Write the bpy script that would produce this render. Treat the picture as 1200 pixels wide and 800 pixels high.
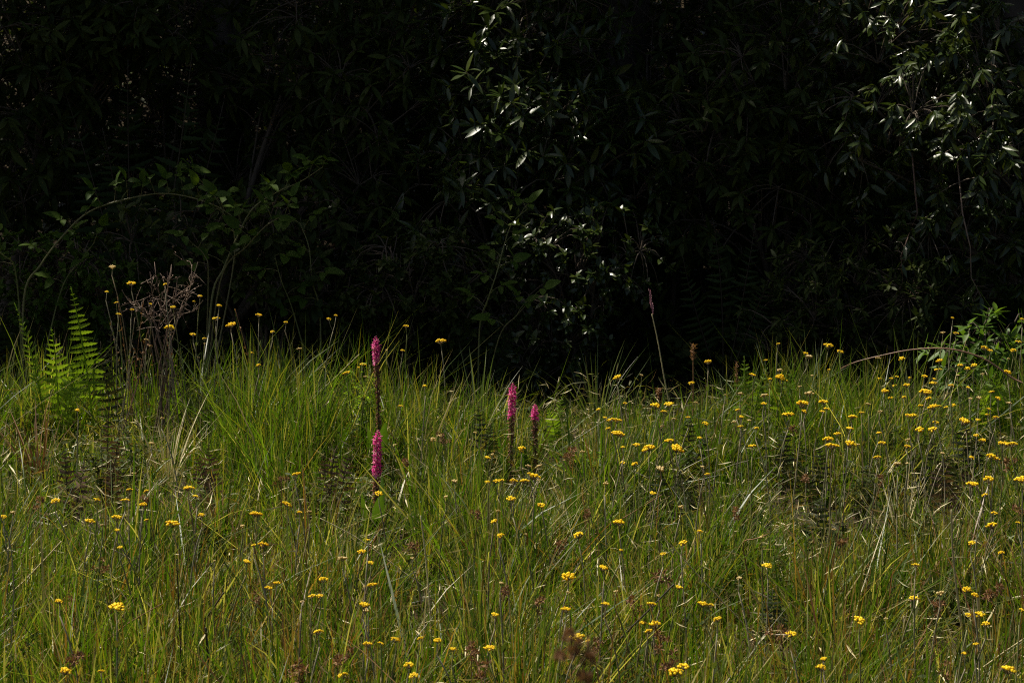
import bpy, math, random
import numpy as np
from mathutils import Vector, Matrix

for o in list(bpy.data.objects):
    bpy.data.objects.remove(o)
SC = bpy.context.scene
COL = SC.collection
rnd = random.Random(11)
rng = np.random.default_rng(11)
R = math.radians

# ------------------------------------------------------------------ camera
CAM_Z, PITCH, FPX = 1.5, R(6.5), 2500.0
cd = bpy.data.cameras.new('camera')
cam = bpy.data.objects.new('camera', cd)
COL.objects.link(cam)
cd.sensor_width = 36.0
cd.lens = 36.0 * FPX / 1200.0
cd.clip_end = 2000.0
cd.dof.use_dof = True
cd.dof.focus_distance = 6.3
cd.dof.aperture_fstop = 13.0
cam.location = (0, 0, CAM_Z)
cam.rotation_euler = (R(90) - PITCH, 0, 0)
SC.camera = cam

# ------------------------------------------------------------------ sky and sun
SUN_EL, SUN_LEFT = R(60), R(58)          # high, from the left, a little behind the trees
SUN = Vector((-math.sin(SUN_LEFT) * math.cos(SUN_EL),
              math.cos(SUN_LEFT) * math.cos(SUN_EL), math.sin(SUN_EL)))
w = bpy.data.worlds.new('World')
SC.world = w
w.use_nodes = True
nt = w.node_tree
sky = nt.nodes.new('ShaderNodeTexSky')
sky.sky_type = 'NISHITA'
sky.sun_disc = False
sky.sun_elevation = SUN_EL
sky.sun_rotation = -SUN_LEFT
sky.dust_density = 4.0
sky.ozone_density = 0.5
nt.links.new(sky.outputs[0], nt.nodes['Background'].inputs[0])
nt.nodes['Background'].inputs[1].default_value = 0.05
sl = bpy.data.lights.new('sun', 'SUN')
sl.energy = 5.0
sl.angle = R(0.5)
sl.color = (1.0, 0.93, 0.80)
so = bpy.data.objects.new('sun', sl)
COL.objects.link(so)
so.rotation_euler = SUN.to_track_quat('Z', 'Y').to_euler()
so.location = SUN * 30
SC.view_settings.view_transform = 'Standard'
SC.view_settings.look = 'None'
SC.view_settings.exposure = 0.7
SC.view_settings.gamma = 1.0
SC.view_settings.use_curve_mapping = False
SC.cycles.use_denoising = False
SC.cycles.filter_width = 1.1
SC.cycles.max_bounces = 5
SC.cycles.diffuse_bounces = 2
SC.cycles.glossy_bounces = 2
SC.cycles.transmission_bounces = 3
SC.cycles.sample_clamp_indirect = 3.0

# ------------------------------------------------------------------ helpers
cP, sP = math.cos(PITCH), math.sin(PITCH)

def ray(u, v):
    x, y, z = (u - 600) / FPX, 1.0, -(v - 400) / FPX
    return Vector((x, y * cP + z * sP, -y * sP + z * cP))

def at(u, v, Y):
    """the point of a pixel's line of sight that lies Y metres in front of the photographer"""
    d = ray(u, v)
    t = Y / d.y
    return Vector((d.x * t, Y, CAM_Z + d.z * t))

def pix(p):
    """pixel of a world point"""
    q = Vector(p) - Vector((0, 0, CAM_Z))
    f = q.y * cP - q.z * sP
    up = q.y * sP + q.z * cP
    return 600 + FPX * q.x / f, 400 - FPX * up / f

def bump(x, y):
    return (0.018 * np.sin(x * 2.1 + 1.3) * np.sin(y * 1.7 + .4)
            + 0.012 * np.sin(x * 4.7 + y * 3.1) + 0.03 * np.sin(x * .6 + 2) * np.sin(y * .5))

def zg(x, y):
    y = np.asarray(y, float); x = np.asarray(x, float)
    a = np.clip(y - 4.3, 0, 3.7) * 0.062
    b = np.clip(y - 10.6, 0, 13) * 0.33
    return a + b + bump(x, y)

def zgf(x, y):
    return float(zg(x, y))

def on_surface(u, v, h, ymax=8.1, ymin=3.0):
    """depth at which the line of sight of a pixel is h above the ground"""
    d = ray(u, v)
    lo = ymin
    Y = ymin
    while Y < ymax:
        p = at(u, v, Y)
        if p.z <= zgf(p.x, p.y) + h:
            break
        Y += 0.02
    return min(Y, ymax)

def mesh(name, V, F, mat, col=None, tint=None, smooth=True):
    """numpy verts (n,3) and faces: list of arrays (m,3)/(m,4)"""
    me = bpy.data.meshes.new(name)
    V = np.asarray(V, np.float32)
    if not isinstance(F, list):
        F = [F]
    F = [np.asarray(f, np.int32) for f in F if len(f)]
    nl = sum(f.size for f in F); nf = sum(len(f) for f in F)
    me.vertices.add(len(V)); me.vertices.foreach_set('co', V.ravel())
    me.loops.add(nl); me.loops.foreach_set('vertex_index', np.concatenate([f.ravel() for f in F]))
    me.polygons.add(nf)
    tot = np.concatenate([np.full(len(f), f.shape[1], np.int32) for f in F])
    st = np.concatenate([[0], np.cumsum(tot)[:-1]]).astype(np.int32)
    me.polygons.foreach_set('loop_start', st)
    me.polygons.foreach_set('loop_total', tot)
    if smooth:
        me.polygons.foreach_set('use_smooth', np.ones(nf, bool))
    if tint is not None:
        at_ = me.attributes.new('tint', 'FLOAT', 'POINT')
        at_.data.foreach_set('value', np.asarray(tint, np.float32))
    if col is not None:
        at_ = me.attributes.new('Col', 'FLOAT_COLOR', 'POINT')
        c4 = np.ones((len(V), 4), np.float32); c4[:, :3] = col
        at_.data.foreach_set('color', c4.ravel())
    me.materials.append(mat)
    me.update(calc_edges=True)
    return me

class MB:
    """collects tubes and leaf copies for one mesh"""
    def __init__(s):
        s.V = []; s.T = []; s.Q = []; s.n = 0; s.tint = []
    def add(s, V, T=None, Q=None, tint=0.0):
        V = np.asarray(V, np.float32)
        if T is not None and len(T): s.T.append(np.asarray(T, np.int32) + s.n)
        if Q is not None and len(Q): s.Q.append(np.asarray(Q, np.int32) + s.n)
        s.V.append(V); s.n += len(V)
        s.tint.append(np.full(len(V), tint, np.float32) if np.isscalar(tint) else np.asarray(tint, np.float32))
    def tube(s, pts, rad, sides=5, tint=0.0):
        P = np.array([tuple(p) for p in pts], np.float64)
        n = len(P)
        if np.isscalar(rad): rad = [rad] * n
        tg = np.gradient(P, axis=0)
        tg /= np.linalg.norm(tg, axis=1)[:, None] + 1e-9
        ref = np.array([0.31, 0.17, 0.93]) if abs(tg[0] @ np.array([0.31, 0.17, 0.93])) < .9 else np.array([1., 0, 0])
        V = []
        for i in range(n):
            a = np.cross(tg[i], ref); a /= np.linalg.norm(a) + 1e-9
            b = np.cross(tg[i], a)
            for k in range(sides):
                th = 2 * math.pi * k / sides
                V.append(P[i] + rad[i] * (math.cos(th) * a + math.sin(th) * b))
        Q = [(i * sides + k, i * sides + (k + 1) % sides, (i + 1) * sides + (k + 1) % sides, (i + 1) * sides + k)
             for i in range(n - 1) for k in range(sides)]
        V.append(P[-1] + tg[-1] * rad[-1] * .5)
        T = [((n - 1) * sides + k, (n - 1) * sides + (k + 1) % sides, n * sides) for k in range(sides)]
        s.add(V, T, Q, tint)
    def build(s, name, mat, smooth=True):
        F = []
        if s.T: F.append(np.concatenate(s.T))
        if s.Q: F.append(np.concatenate(s.Q))
        return mesh(name, np.concatenate(s.V), F, mat, tint=np.concatenate(s.tint), smooth=smooth)

def link(name, data, parent=None, mat4=None, stuff=False):
    o = bpy.data.objects.new(name, data)
    COL.objects.link(o)
    if parent: o.parent = parent
    if mat4 is not None: o.matrix_local = mat4
    if stuff: o['kind'] = 'stuff'
    return o

def thing(name, label, cat, loc, group=None):
    o = bpy.data.objects.new(name, None)
    COL.objects.link(o)
    o.empty_display_size = 0.05
    o.location = loc
    o['label'] = label; o['category'] = cat
    if group: o['group'] = group
    return o

def frame(d, n):
    """3x3 whose y axis is d and z axis close to n"""
    d = Vector(d).normalized(); n = Vector(n)
    x = d.cross(n)
    if x.length < 1e-4: x = d.cross(Vector((.3, .9, .2)))
    x.normalize()
    z = x.cross(d)
    return Matrix((x, d, z)).transposed()

def bez(a, b, c, n):
    return [a * ((1 - t) ** 2) + b * (2 * t * (1 - t)) + c * (t * t) for t in [i / (n - 1) for i in range(n)]]

def rv(s=1.0):
    return Vector((rnd.uniform(-s, s), rnd.uniform(-s, s), rnd.uniform(-s, s)))

# ------------------------------------------------------------------ materials
def nodes(name):
    m = bpy.data.materials.new(name)
    m.use_nodes = True
    t = m.node_tree
    return m, t, t.nodes['Principled BSDF'], t.nodes['Material Output']

def leaf_mat(name, cols, rough=0.4, trans=0.35, spec=0.5, tcol=1.6, tb=.5, noise=60):
    """colours spread over the tint attribute and over objects"""
    m, t, b, out = nodes(name)
    N, L = t.nodes, t.links
    oi = N.new('ShaderNodeObjectInfo')
    at_ = N.new('ShaderNodeAttribute'); at_.attribute_name = 'tint'
    ad = N.new('ShaderNodeMath'); ad.operation = 'ADD'
    L.new(oi.outputs['Random'], ad.inputs[0]); L.new(at_.outputs['Fac'], ad.inputs[1])
    fr = N.new('ShaderNodeMath'); fr.operation = 'FRACT'; L.new(ad.outputs[0], fr.inputs[0])
    rp = N.new('ShaderNodeValToRGB')
    e = rp.color_ramp.elements
    while len(e) < len(cols): e.new(0.5)
    for i, c in enumerate(cols):
        e[i].position = i / (len(cols) - 1); e[i].color = (*c, 1)
    L.new(fr.outputs[0], rp.inputs[0])
    tc = N.new('ShaderNodeTexCoord')
    nz = N.new('ShaderNodeTexNoise'); nz.inputs['Scale'].default_value = noise; nz.inputs['Detail'].default_value = 3
    L.new(tc.outputs['Object'], nz.inputs['Vector'])
    mr = N.new('ShaderNodeMapRange'); mr.inputs[3].default_value = 0.65; mr.inputs[4].default_value = 1.4
    L.new(nz.outputs[0], mr.inputs[0])
    mx = N.new('ShaderNodeVectorMath'); mx.operation = 'SCALE'
    L.new(rp.outputs[0], mx.inputs[0]); L.new(mr.outputs[0], mx.inputs['Scale'])
    L.new(mx.outputs[0], b.inputs['Base Color'])
    b.inputs['Roughness'].default_value = rough
    b.inputs['Specular IOR Level'].default_value = spec
    bp = N.new('ShaderNodeBump'); bp.inputs['Strength'].default_value = 0.25; bp.inputs['Distance'].default_value = 0.002
    L.new(nz.outputs[0], bp.inputs['Height']); L.new(bp.outputs[0], b.inputs['Normal'])
    if trans > 0:
        tr = N.new('ShaderNodeBsdfTranslucent')
        sc = N.new('ShaderNodeVectorMath'); sc.operation = 'MULTIPLY'
        sc.inputs[1].default_value = (tcol * 1.05, tcol, tcol * tb)
        L.new(mx.outputs[0], sc.inputs[0]); L.new(sc.outputs[0], tr.inputs[0])
        ms = N.new('ShaderNodeMixShader'); ms.inputs[0].default_value = trans
        L.new(b.outputs[0], ms.inputs[1]); L.new(tr.outputs[0], ms.inputs[2])
        L.new(ms.outputs[0], out.inputs['Surface'])
    return m

def plain_mat(name, c1, c2, rough=0.7, scale=40, bumpd=0.003, spec=0.3, stretch=None):
    m, t, b, out = nodes(name)
    N, L = t.nodes, t.links
    tc = N.new('ShaderNodeTexCoord')
    mp = N.new('ShaderNodeMapping')
    if stretch: mp.inputs['Scale'].default_value = stretch
    L.new(tc.outputs['Object'], mp.inputs[0])
    nz = N.new('ShaderNodeTexNoise'); nz.inputs['Scale'].default_value = scale; nz.inputs['Detail'].default_value = 6
    L.new(mp.outputs[0], nz.inputs['Vector'])
    rp = N.new('ShaderNodeValToRGB')
    rp.color_ramp.elements[0].position = .3; rp.color_ramp.elements[1].position = .7
    rp.color_ramp.elements[0].color = (*c1, 1); rp.color_ramp.elements[1].color = (*c2, 1)
    L.new(nz.outputs[0], rp.inputs[0]); L.new(rp.outputs[0], b.inputs['Base Color'])
    b.inputs['Roughness'].default_value = rough
    b.inputs['Specular IOR Level'].default_value = spec
    bp = N.new('ShaderNodeBump'); bp.inputs['Strength'].default_value = .7; bp.inputs['Distance'].default_value = bumpd
    L.new(nz.outputs[0], bp.inputs['Height']); L.new(bp.outputs[0], b.inputs['Normal'])
    return m

def grass_mat():
    m, t, b, out = nodes('grass_blades')
    N, L = t.nodes, t.links
    a = N.new('ShaderNodeAttribute'); a.attribute_name = 'Col'
    L.new(a.outputs['Color'], b.inputs['Base Color'])
    b.inputs['Roughness'].default_value = .42
    b.inputs['Specular IOR Level'].default_value = .36
    tr = N.new('ShaderNodeBsdfTranslucent')
    sc = N.new('ShaderNodeVectorMath'); sc.operation = 'MULTIPLY'
    sc.inputs[1].default_value = (1.5, 1.75, .5)
    L.new(a.outputs['Color'], sc.inputs[0]); L.new(sc.outputs[0], tr.inputs[0])
    ms = N.new('ShaderNodeMixShader'); ms.inputs[0].default_value = .42
    L.new(b.outputs[0], ms.inputs[1]); L.new(tr.outputs[0], ms.inputs[2])
    L.new(ms.outputs[0], out.inputs['Surface'])
    return m

G = dict(
    soil=plain_mat('dark_soil', (.018, .013, .008), (.05, .036, .02), .95, 9, .02, .1),
    grass=grass_mat(),
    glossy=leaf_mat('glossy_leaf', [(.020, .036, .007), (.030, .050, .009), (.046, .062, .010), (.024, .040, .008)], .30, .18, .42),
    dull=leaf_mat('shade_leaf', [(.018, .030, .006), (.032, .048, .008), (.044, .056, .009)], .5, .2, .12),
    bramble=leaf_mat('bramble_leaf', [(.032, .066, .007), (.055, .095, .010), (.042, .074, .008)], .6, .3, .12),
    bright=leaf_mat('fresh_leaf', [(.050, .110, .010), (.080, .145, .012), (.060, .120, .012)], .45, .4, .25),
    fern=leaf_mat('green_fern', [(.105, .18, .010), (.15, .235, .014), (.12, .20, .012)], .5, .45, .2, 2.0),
    darkfern=leaf_mat('backlit_dark_fern', [(.020, .030, .008), (.032, .044, .010), (.040, .036, .012)], .5, .18, .25),  # dark brown-green, with the shade of backlit ferns put into the colour
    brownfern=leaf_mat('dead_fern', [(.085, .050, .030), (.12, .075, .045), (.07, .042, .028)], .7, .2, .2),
    shadefern=leaf_mat('shade_darkened_fern', [(.016, .030, .007), (.024, .042, .009)], .55, .25, .12),  # fern green darkened: the thicket's shade is put into the colour
    litter=leaf_mat('broken_blade', [(.06, .10, .008), (.14, .15, .012), (.13, .07, .022), (.10, .13, .012)], .45, .35, .4),
    herb=leaf_mat('small_leaf', [(.035, .055, .012), (.055, .075, .016), (.065, .060, .014)], .6, .35, .12),
    stemgreen=leaf_mat('green_stem', [(.12, .13, .035), (.17, .17, .065), (.13, .11, .045)], .55, 0, .3, noise=90),
    stemgrey=leaf_mat('grey_stem', [(.19, .17, .09), (.26, .23, .15), (.17, .13, .07)], .65, 0, .3, noise=90),
    straw=leaf_mat('straw', [(.44, .37, .19), (.54, .48, .28), (.34, .27, .12)], .55, .12, .3, 1.2, noise=90),
    redstraw=leaf_mat('red_straw', [(.18, .085, .035), (.25, .14, .06), (.14, .07, .035)], .6, .12, .25, 1.2, noise=90),
    darkstem=leaf_mat('dark_stem', [(.030, .022, .014), (.045, .035, .018)], .6, 0, .3),
    yellow=leaf_mat('yellow_floret', [(.84, .64, .012), (.90, .74, .025), (.82, .56, .010)], .5, .40, .25, 1.3, noise=300),
    pale=leaf_mat('faded_floret', [(.62, .48, .20), (.70, .58, .30)], .6, .4, .3, 1.2, noise=300),
    involucre=leaf_mat('flower_base', [(.16, .12, .05), (.20, .15, .07)], .7, 0, .2),
    pink=leaf_mat('pink_floret', [(.58, .03, .24), (.70, .10, .36), (.42, .02, .17), (.80, .32, .50)], .45, .40, .3, 1.2, .9, noise=200),
    wither=leaf_mat('withered_floret', [(.13, .045, .030), (.20, .085, .05), (.28, .15, .09), (.08, .030, .024)], .7, .15, .2, 1.1, noise=200),
    purple=leaf_mat('purple_seed', [(.34, .14, .18), (.40, .22, .25)], .6, .2, .3, 1.1, 1.0),
    brownseed=leaf_mat('brown_seed', [(.17, .085, .038), (.24, .13, .06), (.11, .055, .026)], .7, .2, .2, 1.1),
    bark=plain_mat('bark', (.030, .024, .018), (.085, .07, .055), .9, 14, .02, .2, (1, 1, .25)),
    twig=plain_mat('twig_bark', (.05, .036, .024), (.11, .085, .06), .8, 60, .002, .3, (1, 1, .3)),
    deadtwig=leaf_mat('dead_twig', [(.11, .065, .045), (.20, .14, .10), (.075, .042, .030)], .7, 0, .3, noise=120),
    cane=leaf_mat('red_cane', [(.20, .10, .065), (.24, .13, .085)], .5, 0, .4, noise=120),
    orange=leaf_mat('orange_leaf', [(.35, .12, .02), (.28, .08, .02)], .4, .35, .4, 1.2),
)

# ------------------------------------------------------------------ leaf templates (length 1 along +y)
def leaf_template(width, stations, profile, fold=.18, droop=.15, wav=0.0):
    V = [(0, 0, 0)]
    for i in range(1, stations):
        t = i / stations
        hw = width * .5 * profile(t)
        z = -droop * t * t
        V += [(-hw, t, z + fold * hw + wav * math.sin(t * 17) * hw), (0, t, z), (hw, t, z + fold * hw - wav * math.sin(t * 17 + 1) * hw)]
    V.append((0, 1, -droop))
    T = [(0, 2, 1), (0, 3, 2)]; Q = []
    for i in range(stations - 2):
        a = 1 + i * 3; b = a + 3
        Q += [(a, a + 1, b + 1, b), (a + 1, a + 2, b + 2, b + 1)]
    a = 1 + (stations - 2) * 3; n = len(V) - 1
    T += [(a, a + 1, n), (a + 1, a + 2, n)]
    return np.array(V, np.float64), np.array(T), np.array(Q)

lance = lambda t: (math.sin(math.pi * t ** .85)) ** .9
ovate = lambda t: (math.sin(math.pi * t ** .70)) ** .75
LT = {
    'lance': [leaf_template(w_, 6, lance, f_, d_, .05) for w_, f_, d_ in ((.27, .25, .10), (.24, .35, .28), (.30, .15, -.05))],
    'plain': [leaf_template(w_, 3, lance, f_, d_) for w_, f_, d_ in ((.27, .25, .10), (.24, .35, .28), (.30, .15, -.05))],
    'ovate': [leaf_template(w_, 6, ovate, f_, d_, .06) for w_, f_, d_ in ((.58, .22, .12), (.52, .30, .25))],
    'tiny': [leaf_template(.40, 3, ovate, .2, .1)],
    'bit': [leaf_template(.075, 2, lambda t: 1.0, .3, .12), leaf_template(.055, 2, lambda t: 1.0, .3, .3)],
    'card': [leaf_template(.50, 2, ovate, .25, .2)],
}

def pinna_template(width, droop):
    """a fern pinna with a toothed edge"""
    n = 9; V = [(0, 0, 0)]
    for i in range(1, n):
        t = i / n
        hw = width * .5 * (1 - t ** 2.2) ** .8 * (1.0 if i % 2 else .62)
        z = -droop * t * t
        V += [(-hw, t + .03, z), (0, t, z + .02), (hw, t + .03, z)]
    V.append((0, 1, -droop))
    T = [(0, 2, 1), (0, 3, 2)]; Q = []
    for i in range(n - 2):
        a = 1 + i * 3; b = a + 3
        Q += [(a, a + 1, b + 1, b), (a + 1, a + 2, b + 2, b + 1)]
    a = 1 + (n - 2) * 3; k = len(V) - 1
    T += [(a, a + 1, k), (a + 1, a + 2, k)]
    return np.array(V, np.float64), np.array(T), np.array(Q)
PT = {'fat': pinna_template(.36, .10), 'slim': pinna_template(.24, .22), 'strap': leaf_template(.20, 6, lambda t: (1 - t ** 3) ** .7, .1, .2)}

_lm = {}
def leaf_mesh(kind, i, matkey):
    k = (kind, i, matkey)
    if k not in _lm:
        src = PT[kind] if kind in PT else LT[kind][i]
        _lm[k] = mesh(kind + '_leaf', src[0], [src[1], src[2]], G[matkey])
    return _lm[k]

def batch_leaves(name, kind, P, D, Nrm, S, matkey):
    """many leaves in one mesh; P,D,Nrm (n,3), S (n,)"""
    P = np.asarray(P, np.float64).reshape(-1, 3); D = np.asarray(D, np.float64).reshape(-1, 3)
    Nrm = np.asarray(Nrm, np.float64).reshape(-1, 3); S = np.asarray(S, np.float64)
    D = D / (np.linalg.norm(D, axis=1)[:, None] + 1e-9)
    X = np.cross(D, Nrm); X /= np.linalg.norm(X, axis=1)[:, None] + 1e-9
    Z = np.cross(X, D)
    Vs, Ts, Qs, tints = [], [], [], []
    off = 0
    nv = len(LT[kind]); which = np.arange(len(P)) % nv
    for j in range(nv):
        tv, tt, tq = LT[kind][j]
        idx = np.where(which == j)[0]
        if not len(idx): continue
        V = P[idx, None, :] + S[idx, None, None] * (tv[None, :, 0:1] * X[idx, None, :] + tv[None, :, 1:2] * D[idx, None, :] + tv[None, :, 2:3] * Z[idx, None, :])
        k = len(tv); base = off + np.arange(len(idx))[:, None, None] * k
        Vs.append(V.reshape(-1, 3)); Ts.append((tt[None] + base).reshape(-1, 3))
        if len(tq): Qs.append((tq[None] + base).reshape(-1, 4))
        tints.append(np.repeat(rng.random(len(idx)), k))
        off += len(idx) * k
    F = [np.concatenate(Ts)] + ([np.concatenate(Qs)] if Qs else [])
    return mesh(name, np.concatenate(Vs), F, G[matkey], tint=np.concatenate(tints))

# ------------------------------------------------------------------ ground
def axis(segs):
    out = []
    for a, b, n in segs: out += list(np.linspace(a, b, n, endpoint=False))
    return np.array(out + [segs[-1][1]])
gx = axis([(-600, -60, 6), (-60, -9, 8), (-9, 9, 90), (9, 60, 8), (60, 600, 6)])
gy = axis([(-600, -60, 6), (-60, -4, 8), (-4, 26, 140), (26, 80, 8), (80, 600, 6)])
X, Y = np.meshgrid(gx, gy)
Z = zg(X, Y) - np.where((abs(X) > 30) | (abs(Y) > 60), bump(X, Y), 0)
nx, ny = len(gx), len(gy)
ii, jj = np.meshgrid(np.arange(nx - 1), np.arange(ny - 1))
a = (jj * nx + ii).ravel()
gm = mesh('ground', np.stack([X.ravel(), Y.ravel(), Z.ravel()], 1), np.stack([a, a + 1, a + nx + 1, a + nx], 1), G['soil'])
go = link('ground', gm)
go['kind'] = 'structure'; go['label'] = 'dark soil of the meadow and the wooded bank'

# ------------------------------------------------------------------ meadow grass
def field(x, y, s, seed):
    r = np.random.default_rng(seed)
    f = np.zeros_like(x)
    for k in range(6):
        ang = r.random() * 6.28; fr = s * r.uniform(.6, 1.8); ph = r.random() * 6.28
        f += np.sin((x * math.cos(ang) + y * math.sin(ang)) * fr + ph)
    return f / 6 * 1.6

DIPS = [(100, 560, .16, .10), (235, 525, .14, .12), (390, 520, .12, .10), (880, 575, .22, .12), (395, 590, .10, .1),
        (1110, 690, .16, .1), (690, 450, .35, .25), (770, 450, .25, .2), (1060, 430, .25, .25), (960, 590, .14, .1)]
DIPW = []
for u, v, rx, ry in DIPS:
    Yd = on_surface(u, v, .18, 8.2); pd = at(u, v, Yd); DIPW.append((pd.x, pd.y, rx, ry * 2.2))

CLEAR = []     # grass stays short just in front of these plants
for u, Yc_, wd_, ln_ in ((440, 7.25, .10, .9), (443, 6.45, .10, .7), (601, 7.2, .09, .8), (627, 7.15, .09, .8), (128, 6.6, .12, .5), (80, 6.6, .10, .4), (240, 6.75, .10, .4), (392, 6.75, .12, .4),
                         (924, 7.05, .07, .5), (957, 6.85, .07, .5), (963, 6.3, .07, .45), (1018, 6.75, .07, .5), (1096, 6.85, .07, .5), (1130, 7.0, .07, .6), (1112, 6.6, .07, .4),
                         (812, 7.15, .07, .6), (776, 6.75, .08, .45), (236, 6.1, .06, .3), (905, 5.3, .07, .3), (128, 7.1, .1, .4), (1116, 5.6, .05, .5), (45, 7.8, .26, 1.0), (100, 7.85, .18, 1.0),
                         (655, 7.55, .08, .5), (884, 7.75, .1, .4), (1168, 7.7, .12, .5), (155, 7.0, .1, .4), (499, 5.7, .05, .4), (195, 7.95, .15, .4)):
    CLEAR.append((at(u, 400, Yc_).x / Yc_, Yc_, wd_, ln_))
def blades(n, x, y, hs, wmul, segs, tuft, tdx, tdy):
    n = len(x)
    f1 = field(x, y, 3.0, 1); f2 = field(x, y, 9.0, 2); f3 = field(x, y, 1.4, 5)
    ht = hs * (.118 + .028 * f1 + .03 * f2 + .11 * rng.random(n) ** 1.5 + .02 * f3) * tuft
    tall = rng.random(n) < .035
    ht = np.where(tall, ht * rng.uniform(1.25, 1.75, n), ht)
    dip = np.zeros(n)
    for dx, dy, rx, ry in DIPW:
        dip = np.maximum(dip, np.exp(-(((x - dx) / rx) ** 2 + ((y - dy) / ry) ** 2)))
    ht *= (1 - .60 * dip)
    clr = np.zeros(n)
    for cx_, cy_, wd_, ln_ in CLEAR:
        clr = np.maximum(clr, np.exp(-((x - cx_ * y) / wd_) ** 2) * np.exp(-((y - (cy_ - ln_ * .42)) / (ln_ * .5)) ** 4))
    ht *= (1 - .45 * clr)
    for cx_, cy_, wd_, ln_ in CLEAR:
        dy_ = cy_ - y
        ins = (abs(x - cx_ * y) < wd_ * 1.05) & (dy_ > -.03) & (dy_ < ln_) & (rng.random(n) < .93)
        ht = np.where(ins, np.minimum(ht, .03 + .22 * np.clip(dy_, 0, 2)), ht)
    wob = .12 * np.sin(x * 4.1 + 1) + .08 * np.sin(x * 9.3)
    wall = 1 / (1 + np.exp(-(y - 7.05 - wob) / .07))
    hollow = np.exp(-((y - 6.72 - wob) / .26) ** 2)
    left = np.exp(-((x + 1.35) / .85) ** 4)
    right = np.exp(-((x - 1.45) / .72) ** 4)
    ht *= 1 + (.75 * left + .50 * right) * wall
    ht *= 1 - .45 * hollow * np.maximum(left, right)
    edge = np.clip((8.75 - y) / .7, .35, 1)
    ht = np.clip(ht * edge, .035, .62)
    az = rng.random(n) * 2 * math.pi
    cl = field(x, y, 5.0, 3) * 2.2
    dirx = np.cos(az) * .8 + .25 * np.cos(cl) + tdx; diry = np.sin(az) * .8 + .2 * np.sin(cl) + tdy
    lean = rng.gamma(2.0, .17, n) * ht
    flop = rng.random(n) < .13
    lean = np.where(flop, ht * rng.uniform(.5, 1.0, n), lean)
    curve = rng.uniform(.0, 1.0, n)
    wd = rng.uniform(.0013, .0036, n) * wmul
    wd = np.where(tall, wd * .7, wd)
    wd = np.where(rng.random(n) < .12, wd * 1.6, wd)
    fa = rng.random(n) * 2 * math.pi
    wx, wy = np.cos(fa), np.sin(fa)
    zb = zg(x, y)
    # colours
    k = rng.random(n) + .10 * field(x, y, 4.0, 7) + np.clip((5.9 - y) * .08, -.14, .11)
    base = np.empty((n, 3))
    gA = np.array([.020, .055, .003]); gB = np.array([.078, .124, .005]); ol = np.array([.155, .130, .014])
    st = np.array([.36, .29, .12]); br = np.array([.15, .068, .024])
    u = rng.random((n, 1))
    base[:] = gA * (1 - u) + gB * u
    m = (k > .68) & (k <= .80); base[m] = ol * (.7 + .6 * u[m])
    m = (k > .80) & (k <= .92); base[m] = st * (.55 + .6 * u[m])
    m = k > .92; base[m] = br * (.7 + .8 * u[m])
    V = np.empty((n, segs * 2 + 1, 3), np.float32); C = np.empty((n, segs * 2 + 1, 3), np.float32)
    tipdry = rng.random((n, 1)) ** 3
    for s in range(segs + 1):
        t = s / segs
        off = lean * (t * (1 - curve) + t * t * curve)
        zz = ht * (t - .22 * curve * t ** 3 * np.clip(lean / ht, 0, 1.5))
        px, py, pz = x + dirx * off, y + diry * off, zb - .01 + zz
        cc = base * (1 - .6 * t * t * tipdry) + st * (.6 * t * t * tipdry)
        if s < segs:
            hw = wd * (1 - .75 * t ** 1.6)
            tw = t * 1.2 * (curve - .5)
            ax, ay = wx * np.cos(tw) - wy * np.sin(tw), wx * np.sin(tw) + wy * np.cos(tw)
            V[:, 2 * s] = np.stack([px - ax * hw, py - ay * hw, pz], 1)
            V[:, 2 * s + 1] = np.stack([px + ax * hw, py + ay * hw, pz], 1)
            C[:, 2 * s] = cc; C[:, 2 * s + 1] = cc
        else:
            V[:, 2 * s] = np.stack([px, py, pz], 1); C[:, 2 * s] = cc
    k = segs * 2 + 1
    b = (np.arange(n) * k)[:, None]
    Q = np.concatenate([b + np.array([[2 * s, 2 * s + 1, 2 * s + 3, 2 * s + 2]]) for s in range(segs - 1)])
    T = b + np.array([[2 * segs - 2, 2 * segs - 1, 2 * segs]])
    return V.reshape(-1, 3), T, Q, C.reshape(-1, 3)

def scatter(n, x0, x1, y0, y1, keep):
    x = rng.uniform(x0, x1, n); y = rng.uniform(y0, y1, n)
    # gather part of them into tufts
    q = rng.random(n) < .72
    nc = max(1, n // 75)
    cx, cy = rng.uniform(x0, x1, nc), rng.uniform(y0, y1, nc)
    pick = rng.integers(0, nc, n)
    ox, oy = rng.normal(0, .030, n), rng.normal(0, .030, n)
    x = np.where(q, cx[pick] + ox, x); y = np.where(q, cy[pick] + oy, y)
    tuft = np.where(q, rng.uniform(.7, 1.65, nc)[pick], rng.uniform(.55, 1.1, n))
    tdx = np.where(q, ox / .06, 0); tdy = np.where(q, oy / .06, 0)
    m = keep(x, y)
    return x[m], y[m], tuft[m], tdx[m], tdy[m]

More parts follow.
